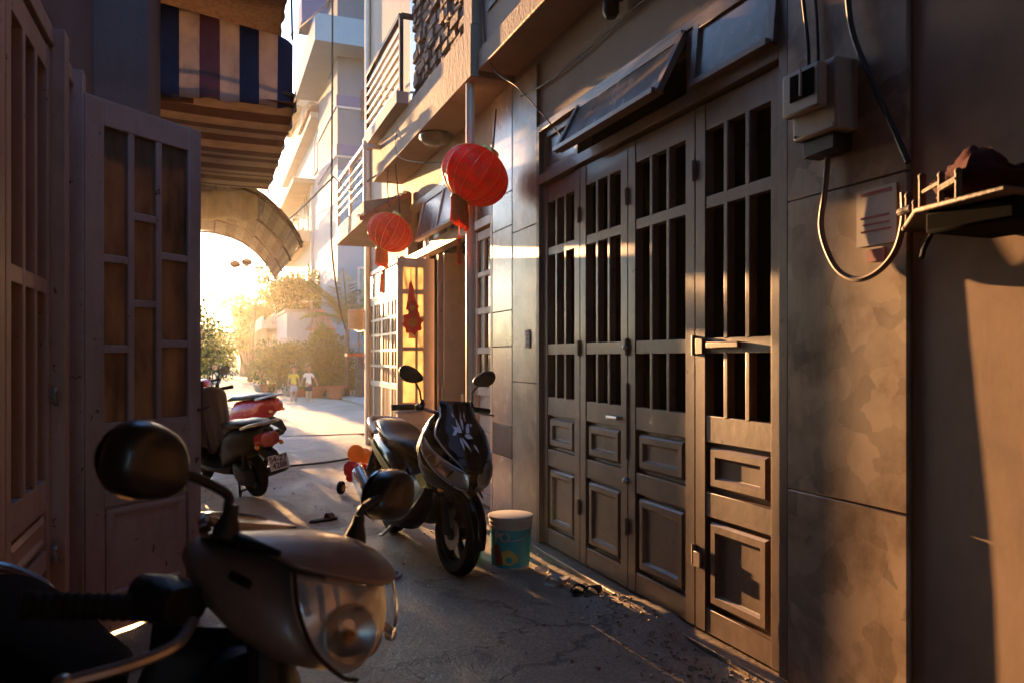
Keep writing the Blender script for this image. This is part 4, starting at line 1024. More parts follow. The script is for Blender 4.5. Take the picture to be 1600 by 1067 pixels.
m = MB(); m.sup([(.03,-.022,-.008,.006,-.166),(.06,-.030,-.016,.006,-.158)], n=12, p=2); HB(m, 'cowl_vent', black_plast, cow)
m = MB(); m.tube(curve_pts([(-.144,-.343,-.083),(-.07,-.22,-.078),(-.02,-.1,-.06),(-.02,.1,-.06),(-.07,.22,-.078),(-.144,.343,-.083)], 24), .011, 8)
hb = HB(m, 'handlebar', black_iron, tf)
for s in (-1, 1):
    m = MB(); a, b = Vector((-.065,.215*s,-.078)), Vector((-.145,.345*s,-.084))
    rings = [a.lerp(b, k/24) for k in range(25)]
    m.tube(rings, [.0175+.0022*(k % 2) for k in range(25)], 14); m.tube([b, b+(b-a)*.06], [.022,.02], 14); HB(m, 'grip', rubber, hb)
    m = MB(); m.sup([(-.10,-.095,-.035,.03,.2*s),(-.06,-.10,-.03,.045,.2*s),(-.02,-.095,-.04,.04,.19*s)], n=16); HB(m, 'switch_housing', black_plast, hb)
    m = MB(); m.tube(curve_pts([(.0,.19*s,-.045),(.02,.25*s,-.055),(.01,.31*s,-.062),(-.015,.375*s,-.068),(-.02,.385*s,-.068)], 16), [.009]*12+[.009,.010,.012,.012,.012], 8) if False else m.tube(curve_pts([(.0,.19*s,-.085),(.028,.24*s,-.108),(.022,.30*s,-.128),(-.01,.365*s,-.15)], 15), .0085, 8)
    m.ball((-.011,.368*s,-.152), .013); HB(m, 'brake_lever', steel, hb)
    q = MB(); sd = s
    stp = curve_pts([(-.0,.165*s,.045),(-.002,.170*s,.08),(-.004,.174*s,.098),(-.012,.21*s,.112),(-.02,.25*s,.122)], 20)
    q.tube(stp, .0075, 10); q.lathe([(.022,0),(.020,.012),(.012,.035),(.0105,.05)], 12, Matrix.Translation((0,.165*s,.035))); stm = HB(q, 'mirror_stem', black_iron, tf)
    q = MB(); rings = []
    OUT = curve_pts([(-70,-5,0),(-63,-36,0),(-36,-54,0),(8,-57,0),(40,-46,0),(63,-18,0),(74,10,0),(66,26,0),(45,42,0),(10,53,0),(-30,53,0),(-58,36,0),(-70,-5,0)], 48)[:-1]
    for k in range(8):
        f = k/7; xx = .024 - .044*f; sc_ = [.30,.72,.88,.95,.985,1,1,.975][k]
        rings.append([Vector((xx - .010*f, -s*p.x*.00094*sc_, -p.y*.00094*sc_)) for p in OUT])
    q.loft(rings); MM = Matrix.Translation((-.02,.305*s,.128)) @ Matrix.Rotation(.22*s, 4, 'X'); q.xf(MM)
    mh = HB(q, 'mirror_head', mat('mirror_shell', (.018,.017,.017), .35, 0, .2, 30, coat=.2), stm, smooth=50)
    q = MB(); q.lathe([(0,0),(.066,0),(.066,-.002),(0,-.002)], 24, MM @ Matrix.Translation((-.037,0,0)) @ Matrix.Rotation(pi/2, 4, 'Y') @ Matrix.Scale(.8, 4, (1,0,0))); HB(q, 'mirror_glass', chrome, stm)
# ------------------------------------------------------------ lanterns
def lantern(loc, rad, tilt_m, label, stick_to, group='red lanterns'):
    t = thing('paper_lantern', label, 'lantern', loc, 0, group)
    M0 = tilt_m; hgt = rad*.80
    def sp(a, e, off=0.):
        rib = 1 - .035*abs(sin(a*8))**.0 * (1-abs(cos(a*8))**.5) if False else 1 - .03*(1-abs(cos(a*8)))
        r_ = rad*rib + off
        return M0 @ Vector((r_*cos(e)*cos(a), r_*cos(e)*sin(a), (hgt+off)*sin(e)))
    m = MB(); m.grid(lambda u, v: sp(2*pi*u, lerp(-1.36, 1.36, v)), 96, 24); m.build('lantern_body', silk, t, smooth=70)
    # gold print: small blotchy florets printed on each gore
    m = MB(); rs = random.Random(int(rad*1000))
    for g in range(16):
        a0 = (g+.5)*2*pi/16
        for e0 in (-.55, -.15, .25, .62):
            for q in range(5):
                an = 2*pi*q/5 + rs.random(); rr = rs.uniform(.05, .09)
                c = (a0 + .085*cos(an)*rs.uniform(.3,1.2), e0 + .12*sin(an)*rs.uniform(.3,1.2))
                P = [sp(c[0]+rr*.55*cos(2*pi*k/6)*(.5+rs.random()), c[1]+rr*.55*sin(2*pi*k/6)*(.5+rs.random()), .0025) for k in range(6)]
                m.add(P, [(0,1,2,3,4,5)])
    m.build('gold_print', gold_print, t, smooth=0)
    for k in range(8):
        pass
    m = MB()
    for k in range(16):
        a = 2*pi*k/16; m.tube([sp(a, lerp(-1.36,1.36,j/16), .001) for j in range(17)], .0022, 4)
    m.build('rib_wire', gold, t)
    for sg, nm in ((1,'top_cap'), (-1,'bottom_cap')):
        m = MB(); z = hgt*.965*sg; m.lathe([(rad*.20,z-.02*sg),(rad*.27,z-.02*sg),(rad*.28,z+.012*sg),(rad*.25,z+.03*sg),(rad*.20,z+.03*sg)], 20, M0); m.build(nm, gold, t)
    # fringe: a cylinder of hanging threads, then the tassel on its cord
    cap = M0 @ Vector((0,0,-hgt*1.0)); m = MB(); rs = random.Random(9)
    for k in range(46):
        a = 2*pi*k/46; p = M0 @ Vector((rad*.26*cos(a), rad*.26*sin(a), -hgt*1.0)); L_ = rad*rs.uniform(.62,.78)
        q = p + Vector((rs.uniform(-.01,.01), rs.uniform(-.01,.01), -L_))*1.0
        m.tube([p, lerp(p,q,.5)+Vector((.004,0,0)), q], .0075, 4)
    m.build('fringe', fringe_m, t)
    m = MB(); e = cap + Vector((0,0,-rad*1.0)); m.tube([cap, e], .004, 5); m.ball(e+Vector((0,0,-.02)), .016, n=8, m=6)
    for k in range(14):
        a = 2*pi*k/14; p = e+Vector((.010*cos(a), .010*sin(a), -.035)); m.tube([p, p+Vector((.010*cos(a), .010*sin(a), -rad*.72))], .006, 4)
    m.build('tassel', fringe_m, t)
    top = M0 @ Vector((0,0,hgt*1.02)); m = MB()
    m.tube([top, M0 @ Vector((0,0,hgt*1.25))], .006, 6); m.tube([M0 @ Vector((0,0,hgt*1.2)), Vector(stick_to)-Vector(loc)], .008, 6); m.build('hanging_stick', rust, t)
    return t
lantern((1.95,5.79,2.79), .28, Matrix.Rotation(R(33), 4, Vector((C_:=math.cos(YAW), -math.sin(YAW), 0)).cross(Vector((0,0,1)))*-1 ), 'larger red lantern tilted in the wind beside the marble corner', (2.20,5.98,3.40))
lantern((1.88,8.58,2.755), .264, Matrix.Rotation(R(26), 4, Vector((C_, -math.sin(YAW), 0)).cross(Vector((0,0,1)))*-1), 'smaller red lantern hanging below the stone balcony', (1.98,8.75,3.57))
# lucky hanging ornament on the open leaf
t = thing('lucky_ornament', 'red and gold good luck ornament hanging on the open cream door leaf', 'ornament', (2.0,8.085,1.88))
m = MB(); m.prism([(-.055,-.02),(-.035,.10),(-.02,.26),(.0,.30),(.03,.20),(.055,.03),(.03,-.04),(.0,-.05)], 'y', -.012, .004); m.build('paper_cutout', ornament_m, t, bevel=.004)
for z, r_ in ((-.16,.085), (.0,.05)):
    m = MB(); pts = []
    for k in range(40):
        a = 2*pi*k/40; rr = r_*1.25*(1+.12*sin(a*8)); pts.append((rr*cos(a)+.015, rr*1.15*sin(a)+z))
    m.prism(pts, 'y', -.022, -.006); m.build('rosette', ornament_m, t, bevel=.002)
    m = MB(); m.lathe([(r_*.45,-.003),(r_*.6,-.003),(r_*.6,.003),(r_*.45,.003)], 20, Matrix.Translation((.015,-.024,z)) @ Matrix.Rotation(pi/2,4,'X')); m.build('gold_ring', gold_print, t)
m = MB()
for k in range(7): m.tube([(.0+.01*k-.02,-.012,-.24),(.0+.012*k-.025,-.012,-.33)], .005, 4)
m.tube([(.0,0,.29),(.0,0,.42)], .004, 4); m.build('tassel', ornament_m, t)

# ------------------------------------------------------------ paint pail
t = thing('paint_pail', 'white plastic paint pail with teal label beside the scooter wheel', 'pail', (1.83,4.70,-.03))
pr = [(.118,0),(.121,.004),(.140,.335)]
m = MB(); m.lathe([(0,.0),(.116,.0),(.121,.006),(.1385,.345),(.1345,.345),(.117,.012),(0,.012)], 36); m.build('bucket', pail_m, t)
m = MB()
for z, e in ((.345,.010),(.315,.006),(.285,.005)): 
    r0 = .121+.0175*(z/.345); m.lathe([(r0,z-.010),(r0+e,z-.008),(r0+e,z+.006),(r0,z+.008)], 36)
m.build('rim_ring', pail_m, t)
def rb(z): return .1212+.0175*(z/.345)
m = MB(); m.grid(lambda u, v: (( rb(lerp(.03,.27,v))+.001)*cos(2*pi*u), (rb(lerp(.03,.27,v))+.001)*sin(2*pi*u), lerp(.03,.27,v)), 60, 4); m.build('label', teal, t)
va = math.atan2(-4.70, -1.83)     # direction of the viewer seen from the pail
def onpail(off, x, z, e=.002): 
    r_ = rb(z)+e; a = va + off + x/r_; return Vector((r_*cos(a), r_*sin(a), z))
text_mesh('PO', .085, 'label_lettering', pail_m, t, None, bend=lambda c: onpail(-.02, c.x, c.y+.225, .0025+c.z*.3), align='RIGHT', offset=.004)
m = MB()
def print_patch(off, dz, pts, e, mt):
    cx, cz = sum(p[0] for p in pts)/len(pts), sum(p[1] for p in pts)/len(pts); m = MB(); n = len(pts)*4
    def edge(k): i = k//4; t_ = (k % 4)/4; p, q = pts[i], pts[(i+1) % len(pts)]; return lerp(p[0],q[0],t_), lerp(p[1],q[1],t_)
    m.loft([[onpail(off, lerp(cx, edge(k)[0], s_), lerp(cz, edge(k)[1], s_)+dz, e) for k in range(n)] for s_ in (.02,.25,.5,.75,1)], cap=False)
    m.build('label_picture', mt, t, smooth=0)
blob = [(-.02,.02),(.03,.01),(.075,.035),(.085,.06),(.05,.10),(.02,.115),(-.02,.10),(-.05,.06)]
print_patch(-.25, .035, blob, .0025, yel_print); blob2 = [(.0,.025),(.03,.02),(.04,.045),(.02,.065),(-.005,.05)]
print_patch(-.21, .04, blob2, .0032, teal)
m = MB(); bl = [(-.06,.0),(-.015,.01),(-.02,.06),(-.04,.12),(-.06,.15),(-.085,.12),(-.08,.03)]
print_patch(-.28, .04, bl, .0029, red_print)
m = MB(); m.tube([onpail(-1.2, 0, .30, .008)] + [Vector((.155*cos(va-1.2+2.4*k/12), .155*sin(va-1.2+2.4*k/12), .30-.06*sin(pi*k/12)-.03)) for k in range(1,12)] + [onpail(1.2,0,.30,.008)], .003, 5); m.build('bail_handle', steel, t)
# sun-lit card leaning behind the pail
c = MB(); c.hexa([(1.60,4.83,-.03),(1.68,4.86,-.03),(1.68,4.865,-.03),(1.60,4.835,-.03),(1.67,4.87,.16),(1.70,4.88,.10),(1.70,4.885,.10),(1.67,4.875,.16)])
tag(c.build('card_scrap', cl_tan), 'tan scrap of card leaning between wheel and pail', 'card')

# ------------------------------------------------------------ child's tricycle
t = thing('toy_tricycle', 'red and yellow plastic toy tricycle behind the black scooter', 'tricycle', (1.36,7.72,0), R(58))
m = MB(); m.sup([(-.16,.13,.20,.05),(-.08,.11,.21,.09),(.02,.12,.19,.07),(.10,.14,.20,.05),(.2,.17,.26,.035)], p=2.2); m.build('seat_body', red_toy, t)
m = MB(); m.sup([(-.17,.16,.30,.04,0,-.1),(-.14,.16,.33,.085,0,-.1),(-.11,.17,.31,.07,0,-.1)]); m.build('backrest', red_toy, t)
for x, y, r_ in ((-.12,.12,.065),(-.12,-.12,.065),(.24,0,.085)):
    m = MB(); Mw = Matrix.Translation((x,y,r_)) @ Matrix.Rotation(pi/2,4,'X'); m.lathe([(0,-.025),(r_*.85,-.025),(r_,-.015),(r_,.015),(r_*.85,.025),(0,.025)], 20, Mw); w_ = m.build('wheel', rubber, t)
    m = MB(); m.lathe([(0,-.030),(r_*.5,-.030),(r_*.5,.030),(0,.030)], 14, Mw); m.build('hub', yel_toy, w_)
m = MB(); m.tube([(.24,.04,.085),(.22,.03,.30)], .014); m.tube([(.24,-.04,.085),(.22,-.03,.30)], .014); m.sup([(.15,.28,.38,.05),(.2,.26,.42,.075),(.25,.29,.40,.06)], p=2.2); m.build('front_cowl', yel_toy, t)
m = MB(); m.tube([(.18,-.15,.385),(.20,0,.38),(.18,.15,.385)], .014, 8); m.build('handlebar', yel_toy, t)
m = MB(); m.lathe([(.035,-.01),(.085,-.01),(.095,0),(.085,.01),(.035,.01)], 20, Matrix.Translation((.12,.06,.37)) @ Matrix.Rotation(pi/2,4,'Y')); m.build('toy_wheel', yel_toy, t)

# ------------------------------------------------------------ footwear on the ground
def sandal(loc, rz, sole, strap, label, tilt=0, L=.25):
    t = thing('sandal', label, 'sandal', loc, rz, None)
    out = []
    for k in range(24):
        a = 2*pi*k/24; x = L/2*cos(a); w_ = .045+.008*cos(a)-.010*math.exp(-((x+.01)/.05)**2); out.append((x, w_*sin(a)))
    m = MB(); m.prism(out, 'z', 0, .022); m.build('sole', sole, t, bevel=.005)
    m = MB(); m.grid(lambda u, v: (.03+.05*v, .046*cos(pi*u), .02+.042*sin(pi*u)), 10, 3); m.build('strap', strap, t, solid=.004)
    return t
sandal((1.97,4.26,-.028), R(-150), pail_m, pail_m, 'pale sandal lying by the brown folding doors')
sandal((2.03,4.07,-.036), R(-128), rubber, rubber, 'black sandal nearest the concrete ramp')
sandal((2.07,3.98,-.022), R(-132), black_plast, rubber, 'black sandal pushed against the door sill')
sandal((.86,6.45,.002), R(20), rubber, rust, 'dark sandal alone in the middle of the alley')
sandal((-.02,5.1,.004), R(70), rubber, pail_m, 'dark sandal with a white strap beside the left door leaf')
t = thing('crushed_bag', 'small crumpled clear plastic bag beside the paint pail', 'bag', (1.98,4.52,-.03))
m = MB(); m.ball((0,0,.02), .05, .04, .028, 14, 8); m.v = [tuple(Vector(p)*(1+.5*noise.noise(Vector(p)*40))) for p in m.v]; m.build('bag', mat('thin_plastic', (.5,.5,.5), .2, 0, .2, 20, alpha=.5), t)
# drain grate
t = thing('drain_cover', 'pale round drain cover with holes set in the alley floor', 'drain', (1.0,4.72,.004))
m = MB(); m.lathe([(0,0),(.10,0),(.11,.006),(.10,.012),(0,.012)], 28); m.build('plate', pail_m, t)
m = MB(); rs = random.Random(2)
for k in range(19):
    r_, a = (0,0) if k == 0 else ((.04, k*pi/3) if k < 7 else (.078, k*pi/6))
    m.lathe([(0,.0125),(.013,.0125),(.013,.0145),(0,.0145)], 8, Matrix.Translation((r_*cos(a), r_*sin(a), 0)))
m.build('hole_ring', black_plast, t, kind='stuff')
t = thing('plant_tub', 'grey plastic tub behind the open left door leaf', 'tub', (-.12,5.62,0)); m = MB(); m.lathe([(0,0),(.10,0),(.13,.26),(.14,.26),(.14,.28),(.12,.28),(.105,.24),(0,.22)], 24); m.build('tub_shell', mat('grey_plastic', (.12,.11,.11), .5, 0, .2, 8), t)
# hose across the alley
tag(MB().tube(curve_pts([(-1.4,9.9,.02),(-.2,9.75,.02),(.6,9.72,.02),(1.3,9.9,.02),(1.9,10.35,.02),(2.22,10.5,.02)], 50), .014, 6).build('garden_hose', cable_m), 'dark hose lying across the alley behind the scooters', 'hose')
# leaves, grit and rubble
m = MB(); rs = random.Random(8)
for k in range(420):
    if k % 3: x, y = rs.gauss(2.02,.16), rs.uniform(2.6,4.4)
    else: x, y = rs.uniform(-.3,2.2), rs.uniform(2.5,9)
    if x > 2.2: continue
    r_ = rs.uniform(.003,.012); z = -.065*max(0, min(1, (x-1.7)/.45))*max(0, min(1, (5.6-y)/.8)) + .002
    d = math.hypot((x-2.12)/.3, (y-3.62)/.42)
    if d < 1: z += .075*(1-d*d)**.8
    P = [Vector((x+r_*cos(2*pi*j/5)*rs.uniform(.6,1.3), y+r_*sin(2*pi*j/5)*rs.uniform(.6,1.3), z-.002)) for j in range(5)]
    m.loft([P, [p*1 + Vector((0,0,r_*rs.uniform(.7,1.4))) for p in P]])
m.build('gravel', concrete, smooth=0, kind='stuff')

# ------------------------------------------------------------ things on the near right wall
t = thing('meter_box', 'grey electricity meter box with window on the marble pillar', 'meter', (2.25,2.32,2.25))
m = MB(); m.box(2.155,2.265,2.21,2.44,2.20,2.47); m.box(2.11,2.155,2.25,2.45,2.29,2.46); part(m, 'case', meter_m, t, bevel=.010)
m = MB(); m.box(2.106,2.11,2.275,2.40,2.34,2.44); part(m, 'window', black_gloss, t)
m = MB(); m.tube([(2.10,2.335,2.45),(2.10,2.335,2.35)], .005); part(m, 'seal_strip', meter_m, t)
for y_, z_ in ((2.23,2.22),(2.23,2.45),(2.425,2.22)):
    m = MB(); m.ball((2.154,y_,z_), .006, n=8, m=6); part(m, 'screw', steel, t)
m = MB(); m.box(2.175,2.265,2.24,2.41,2.13,2.198); part(m, 'terminal_cover', black_plast, t, bevel=.008)
tag(MB().tube(curve_pts([(2.235,2.25,2.95),(2.235,2.22,2.6),(2.235,2.12,2.35),(2.235,2.02,2.14),(2.235,1.965,2.02)], 30), .011, 8).build('power_cable', cable_m), 'black cable running down the wall to the bracket shelf', 'cable')
tag(MB().tube(curve_pts([(2.24,2.34,2.13),(2.235,2.35,2.0),(2.235,2.37,1.85),(2.235,2.30,1.70),(2.235,2.2,1.64),(2.235,2.10,1.655),(2.235,2.02,1.72),(2.235,1.985,1.82),(2.235,1.985,1.92)], 50), .011, 8).build('cable_loop', cable_tan), 'tan cable hanging in a loop below the meter box', 'cable')
t = thing('wall_notice', 'faded paper notice with red lines behind the cable loop', 'notice', (2.262,2.12,1.8))
m = MB(); m.box(2.263,2.2665,2.04,2.22,1.76,1.97); part(m, 'paper', paper, t)
m = MB()
for z0, z1, y0, y1 in ((1.945,1.958,2.06,2.20),(1.86,1.868,2.07,2.2),(1.835,1.842,2.07,2.19),(1.81,1.817,2.06,2.2)): m.box(2.2615,2.2632,y0,y1,z0,z1)
part(m, 'printed_line', red_print, t); m = MB(); m.box(2.263,2.2665,2.09,2.17,1.70,1.745); part(m, 'red_sticker', red_print, t)
t = thing('bracket_shelf', 'dark metal bracket shelf with upright pegs on the right wall', 'shelf', (2.2,1.7,1.80))
m = MB(); m.prism([(2.30,1.40),(2.30,1.99),(2.24,2.0),(1.98,1.72),(1.93,1.40)], 'z', 1.785, 1.80); m.v = [(y, x, z) if False else (x, y, z) for x, y, z in m.v]; part(m, 'plate', peg_m, t, bevel=.004)
m = MB(); m.box(2.0,2.28,1.42,1.7,1.72,1.785); part(m, 'under_box', matt_black_m, t, bevel=.01)
for x, y, h, r_ in ((2.22,1.95,.10,.012),(2.17,1.88,.06,.010),(2.06,1.76,.11,.011),(2.02,1.66,.09,.010),(1.99,1.58,.08,.010)):
    m = MB(); m.tube([(x,y,1.80),(x,y,1.80+h)], r_, 10); m.ball((x,y,1.80+h), r_*1.15, n=10, m=6); part(m, 'peg', peg_m, t)
m = MB(); m.tube([(2.22,1.985,1.85),(2.19,1.91,1.85)], .014, 10); m.tube([(2.06,1.76,1.86),(2.02,1.66,1.87)], .008); m.tube([(2.02,1.66,1.85),(1.99,1.58,1.86)], .012); part(m, 'cross_pipe', peg_m, t)
m = MB(); m.tube([(2.28,1.90,1.785),(2.16,1.84,1.70),(2.14,1.83,1.67)], .008); part(m, 'hook', black_iron, t)
m = MB(); m.ball((2.12,1.60,1.865), .11, .13, .075, 24, 16); m.v = [tuple((Vector(p)-Vector((2.12,1.6,1.80)))*(1+.45*noise.noise(Vector(p)*11)+.2*noise.noise(Vector(p)*30))+Vector((2.12,1.6,1.80))) for p in m.v]
tag(m.build('cloth_bundle', mat('dark_red_cloth', (.045,.006,.008), .9, 0, .3, 10, .2, 40, spec=.15)), 'dark red bundle lying on the bracket shelf', 'bundle')
m = MB(); m.box(2.285,2.297,1.36,1.42,1.50,1.54); tag(m.build('red_tag', red_print), 'small red tag on the ochre plaster below the shelf', 'tag')
m = MB(); m.box(XW-.0345,XW-.030,5.42,5.50,1.42,1.56); tag(m.build('wall_sticker', paper), 'small faded sticker on the marble corner left of the doors', 'sticker')
m = MB()
for z in (1.545,1.52,1.49,1.455,1.44): m.box(XW-.036,XW-.0346,5.425,5.49,z-.006,z+.002)
s_ = tag(m.build('stamped_line', red_print), 'red stamped lines on the faded sticker on the marble corner', 'stamp')

# ------------------------------------------------------------ wires overhead
def wire(pts, r, label, m=cable_m, n=40, name='overhead_cable'):
    return tag(MB().tube(curve_pts(pts, n), r, 6).build(name, m), label, 'cable')
wire([(1.62,11.2,9),(1.62,11.2,6),(1.61,11.2,3.9),(1.62,11.25,2.9),(1.75,11.4,2.1),(1.86,11.5,1.75)], .013, 'dark cable hanging straight down past the little white balcony')
wire([(1.62,11.2,3.92),(1.3,13.5,3.75),(.9,19,3.9),(.6,30,4.4)], .014, 'dark cable strung from the little balcony towards the pale house')
wire([(1.62,11.2,3.95),(1.7,10.4,3.6),(1.8,9.9,3.56),(1.92,9.6,3.62)], .012, 'tan rope sagging below the little balcony', cable_tan)
wire([(1.2,13,6.6),(1.5,11,6.3),(1.75,9.9,6.35),(1.92,9.7,6.6)], .012, 'orange rope strung high beside the balcony railing', cable_tan)
wire([(1.99,5.76,4.5),(2.0,5.6,3.66),(2.1,5.2,3.3),(2.26,4.80,2.86)], .005, 'thin wire slanting from the overhang to the transom light')
wire([(1.93,8.4,4.0),(1.9,8.3,3.57),(2.0,7.5,3.3),(2.2,6.8,3.18)], .004, 'thin cord slanting below the ceiling lamp')
wire([(1.95,9.0,3.57),(1.9,8.8,3.3),(1.88,8.62,3.05)], .006, 'twisted cord looped above the smaller lantern', rust)
wire([(.52,6.1,5.6),(.56,6.1,4.6),(.58,6.1,3.78)], .008, 'thin line dropping to the corner of the striped awning')
wire([(2.32,12.5,1.9),(2.5,13,1.84),(3.2,18,1.95),(4.2,25,2.3)], .010, 'low cable strung past the gate corner towards the palm', n=30)
wire([(2.24,2.44,2.45),(2.24,2.46,2.7),(2.25,2.58,3.2),(2.26,2.9,3.32),(2.27,3.8,3.36),(2.27,5.0,3.34),(2.27,5.6,3.40)], .008, 'black cable rising from the meter box and running above the transom lights')
wire([(2.25,2.40,2.45),(2.25,2.41,2.7),(2.25,2.45,3.1),(2.25,2.42,3.5)], .006, 'thin cable rising straight from the meter box to the overhang')
t = thing('tin_canister', 'tan cylindrical tin fixed to the far corner of the gate house', 'canister', (2.2,12.55,1.8))
m = MB(); m.lathe([(0,0),(.13,0),(.135,.02),(.135,.30),(.12,.32),(0,.32)], 20); m.build('tin', cl_tan, t); m = MB(); m.bar((.0,.05,.28),(.12,-.12,.28),.02); m.build('bracket', rust, t)
t = thing('clay_tray', 'clay coloured tray sticking out from the far gate corner', 'tray', (2.15,12.55,1.36)); m = MB(); m.box(-.12,.15,-.12,.12,0,.05); m.build('tray_board', terracotta, t, bevel=.01); m = MB(); m.bar((.1,0,-.01),(.16,-.14,-.2),.02); m.build('bracket', rust, t)

# ------------------------------------------------------------ two children walking in the sun
def skin_body(name, joints, bones, m, parent, sub=2):
    me = bpy.data.meshes.new(name); me.from_pydata([j[:3] for j in joints], bones, []); o = bpy.data.objects.new(name, me); COL.objects.link(o)
    md = o.modifiers.new('skin', 'SKIN'); s2 = o.modifiers.new('sub', 'SUBSURF'); s2.levels = s2.render_levels = sub
    for i, j in enumerate(joints):
        sv = me.skin_vertices[0].data[i]; sv.radius = (j[3], j[4] if len(j) > 4 else j[3]); sv.use_root = (i == 0)
    dg = bpy.context.evaluated_depsgraph_get(); dg.update()
    m2 = bpy.data.meshes.new_from_object(o.evaluated_get(dg)); bpy.data.objects.remove(o)
    m2.polygons.foreach_set('use_smooth', [True]*len(m2.polygons)); m2.materials.clear(); m2.materials.append(m)
    o = bpy.data.objects.new(name, m2); COL.objects.link(o); o.parent = parent; return o
def child(loc, rz, h, shirt, short, label, arm_out, stride, look_down):
    t = thing('person', label, 'person', loc, rz)
    k = h/1.10
    J = [(0,0,.52,.075,.06),(0,0,.62,.07,.055),(0,.005,.74,.075,.055),(0,.0,.82,.06,.045),(0,-.005,.875,.03),(0,-.015-.02*look_down,.93,.045,.05),(0,-.02-.03*look_down,.99,.066,.072),(0,-.02-.03*look_down,1.05,.055,.06)]
    E = [(0,1),(1,2),(2,3),(3,4),(4,5),(5,6),(6,7)]
    def add(a, par_i): J.append(a); E.append((par_i, len(J)-1)); return len(J)-1
    for s in (-1,1):
        i = add((.10*s,0,.81,.035),3); i = add(((.135+arm_out*.03)*s,-.01,.70,.027),i); i = add(((.15+arm_out*.07)*s,-.05,.58,.022),i); i = add(((.15+arm_out*.08)*s,-.07,.53,.021),i)
        for q in range(3): add(((.15+arm_out*.08)*s+(q-1)*.013,-.085,.475-.005*q,.0085), i)
        i = add((.055*s,stride*.05*s,.44,.052),0); i = add((.06*s,stride*.06*s-.02,.27,.037),i); i = add((.06*s,stride*.12*s,.10,.027),i); i = add((.06*s,stride*.12*s,.035,.026),i); add((.065*s,stride*.12*s-.09,.022,.022,.016),i)
    J = [tuple(c*k for c in j) for j in J]
    skin_body('body', J, E, skin, t)
    S = [(0,0,.50,.092,.075),(0,0,.60,.088,.07),(0,.005,.74,.092,.07),(0,0,.825,.07,.055)]
    ES = [(0,1),(1,2),(2,3)]
    for s in (-1,1):
        S.append((.105*s,0,.80,.045)); ES.append((3,len(S)-1)); S.append(((.125+arm_out*.02)*s,-.008,.715,.042)); ES.append((len(S)-2,len(S)-1))
    skin_body('shirt', [tuple(c*k for c in j) for j in S], ES, shirt, t)
    S = [(0,0,.52,.088,.072),(0,0,.47,.085,.07)]; ES = [(0,1)]
    for s in (-1,1):
        S.append((.056*s,stride*.045*s,.43,.062)); ES.append((1,len(S)-1)); S.append((.06*s,stride*.055*s-.012,.31,.056)); ES.append((len(S)-2,len(S)-1))
    skin_body('shorts', [tuple(c*k for c in j) for j in S], ES, short, t)
    hz = Vector((0,-.02-.03*look_down,1.02))*k
    m = MB(); rs = random.Random(3); rings = []
    m.ball(hz+Vector((0,.014*k,.028*k)), .088*k, .096*k, .088*k, 18, 12)
    m.v = [tuple(Vector(p)+Vector((0,0,.0 if p[1] > hz.y-.02*k else max(0,(hz.z+.022*k-p[2]))*.95))) for p in m.v]; m.build('hair', hair, t)
    m = MB()
    for s in (-1,1): m.ball(hz+Vector((.026*s,-.066,-.008))*k, .010*k, .006*k, .007*k, 8, 6)
    m.build('eyes', hair, t)
    m = MB(); m.ball(hz+Vector((0,-.075,-.028))*k, .010*k, .013*k, .012*k, 8, 6)
    for s in (-1,1): m.ball(hz+Vector((.068*s,.0,-.02))*k, .008*k, .015*k, .02*k, 8, 6)
    m.build('nose_and_ears', skin, t)
    m = MB(); m.ball(hz+Vector((0,-.066,-.052))*k, .018*k, .005*k, .005*k, 8, 6); m.build('mouth', red_print, t)
    return t
child((2.28,23.6,.012), R(-6), 1.10, shirt_y, short_g, 'child in a yellow shirt and pale shorts on the sunny road', .2, .5, 1)
child((2.70,23.5,.012), R(8), 1.13, shirt_w, short_b, 'child in a white shirt and dark shorts on the sunny road', 1.0, .3, 1)
# ------------------------------------------------------------ plants
def leaf_quad(m, p, d, up, L, W, mi=0):
    d = d.normalized(); r_ = d.cross(up)
    if r_.length < 1e-3: r_ = Vector((1,0,0))
    r_ = r_.normalized(); n = r_.cross(d)
    m.add([p, p+d*L*.45+r_*W*.5-n*L*.04, p+d*L-n*L*.14, p+d*L*.45-r_*W*.5-n*L*.04], [(0,1,2,3)], mi)
def crown(m, blobs, n, L, rs, nm=2):
    for k in range(n):
        c, rad = blobs[k % len(blobs)]
        v = Vector((rs.gauss(0,1), rs.gauss(0,1), rs.gauss(0,1))).normalized()*rad*(rs.random()**.45)
        p = Vector(c) + Vector((v.x, v.y, v.z*.8))
        d = (v.normalized() + Vector((rs.gauss(0,.6), rs.gauss(0,.6), rs.gauss(-.2,.6))))
        leaf_quad(m, p, d, Vector((rs.gauss(0,.5), rs.gauss(0,.5), 1)), L*rs.uniform(.6,1.4), L*rs.uniform(.35,.6), rs.randrange(nm))
def tree(name, label, cat, loc, h, stems, blobs, n, L, mats, group=None, tr=.05, seed=1):
    rs = random.Random(seed); t = thing(name, label, cat, loc, 0, group)
    m = MB()
    for k in range(stems):
        c, rad = blobs[k % len(blobs)]; b = Vector((rs.uniform(-.25,.25)*(stems > 1), rs.uniform(-.2,.2)*(stems > 1), -.05)); c = Vector(c)
        pts = curve_pts([b, b.lerp(c,.4)+Vector((rs.uniform(-.1,.1), rs.uniform(-.1,.1), .1)), c], 10); m.tube(pts, [lerp(tr, tr*.35, i/(len(pts)-1)) for i in range(len(pts))], 6)
        for q in range(4):
            e = c + Vector((rs.gauss(0,.5), rs.gauss(0,.5), rs.gauss(.1,.4)))*rad; m.tube([c.lerp(b,.25), e], [tr*.35, tr*.1], 5)
    m.build('trunk', bark, t)
    m = MB(); crown(m, blobs, n, L, rs, len(mats)); m.build('crown', mats, t, smooth=0)
    return t
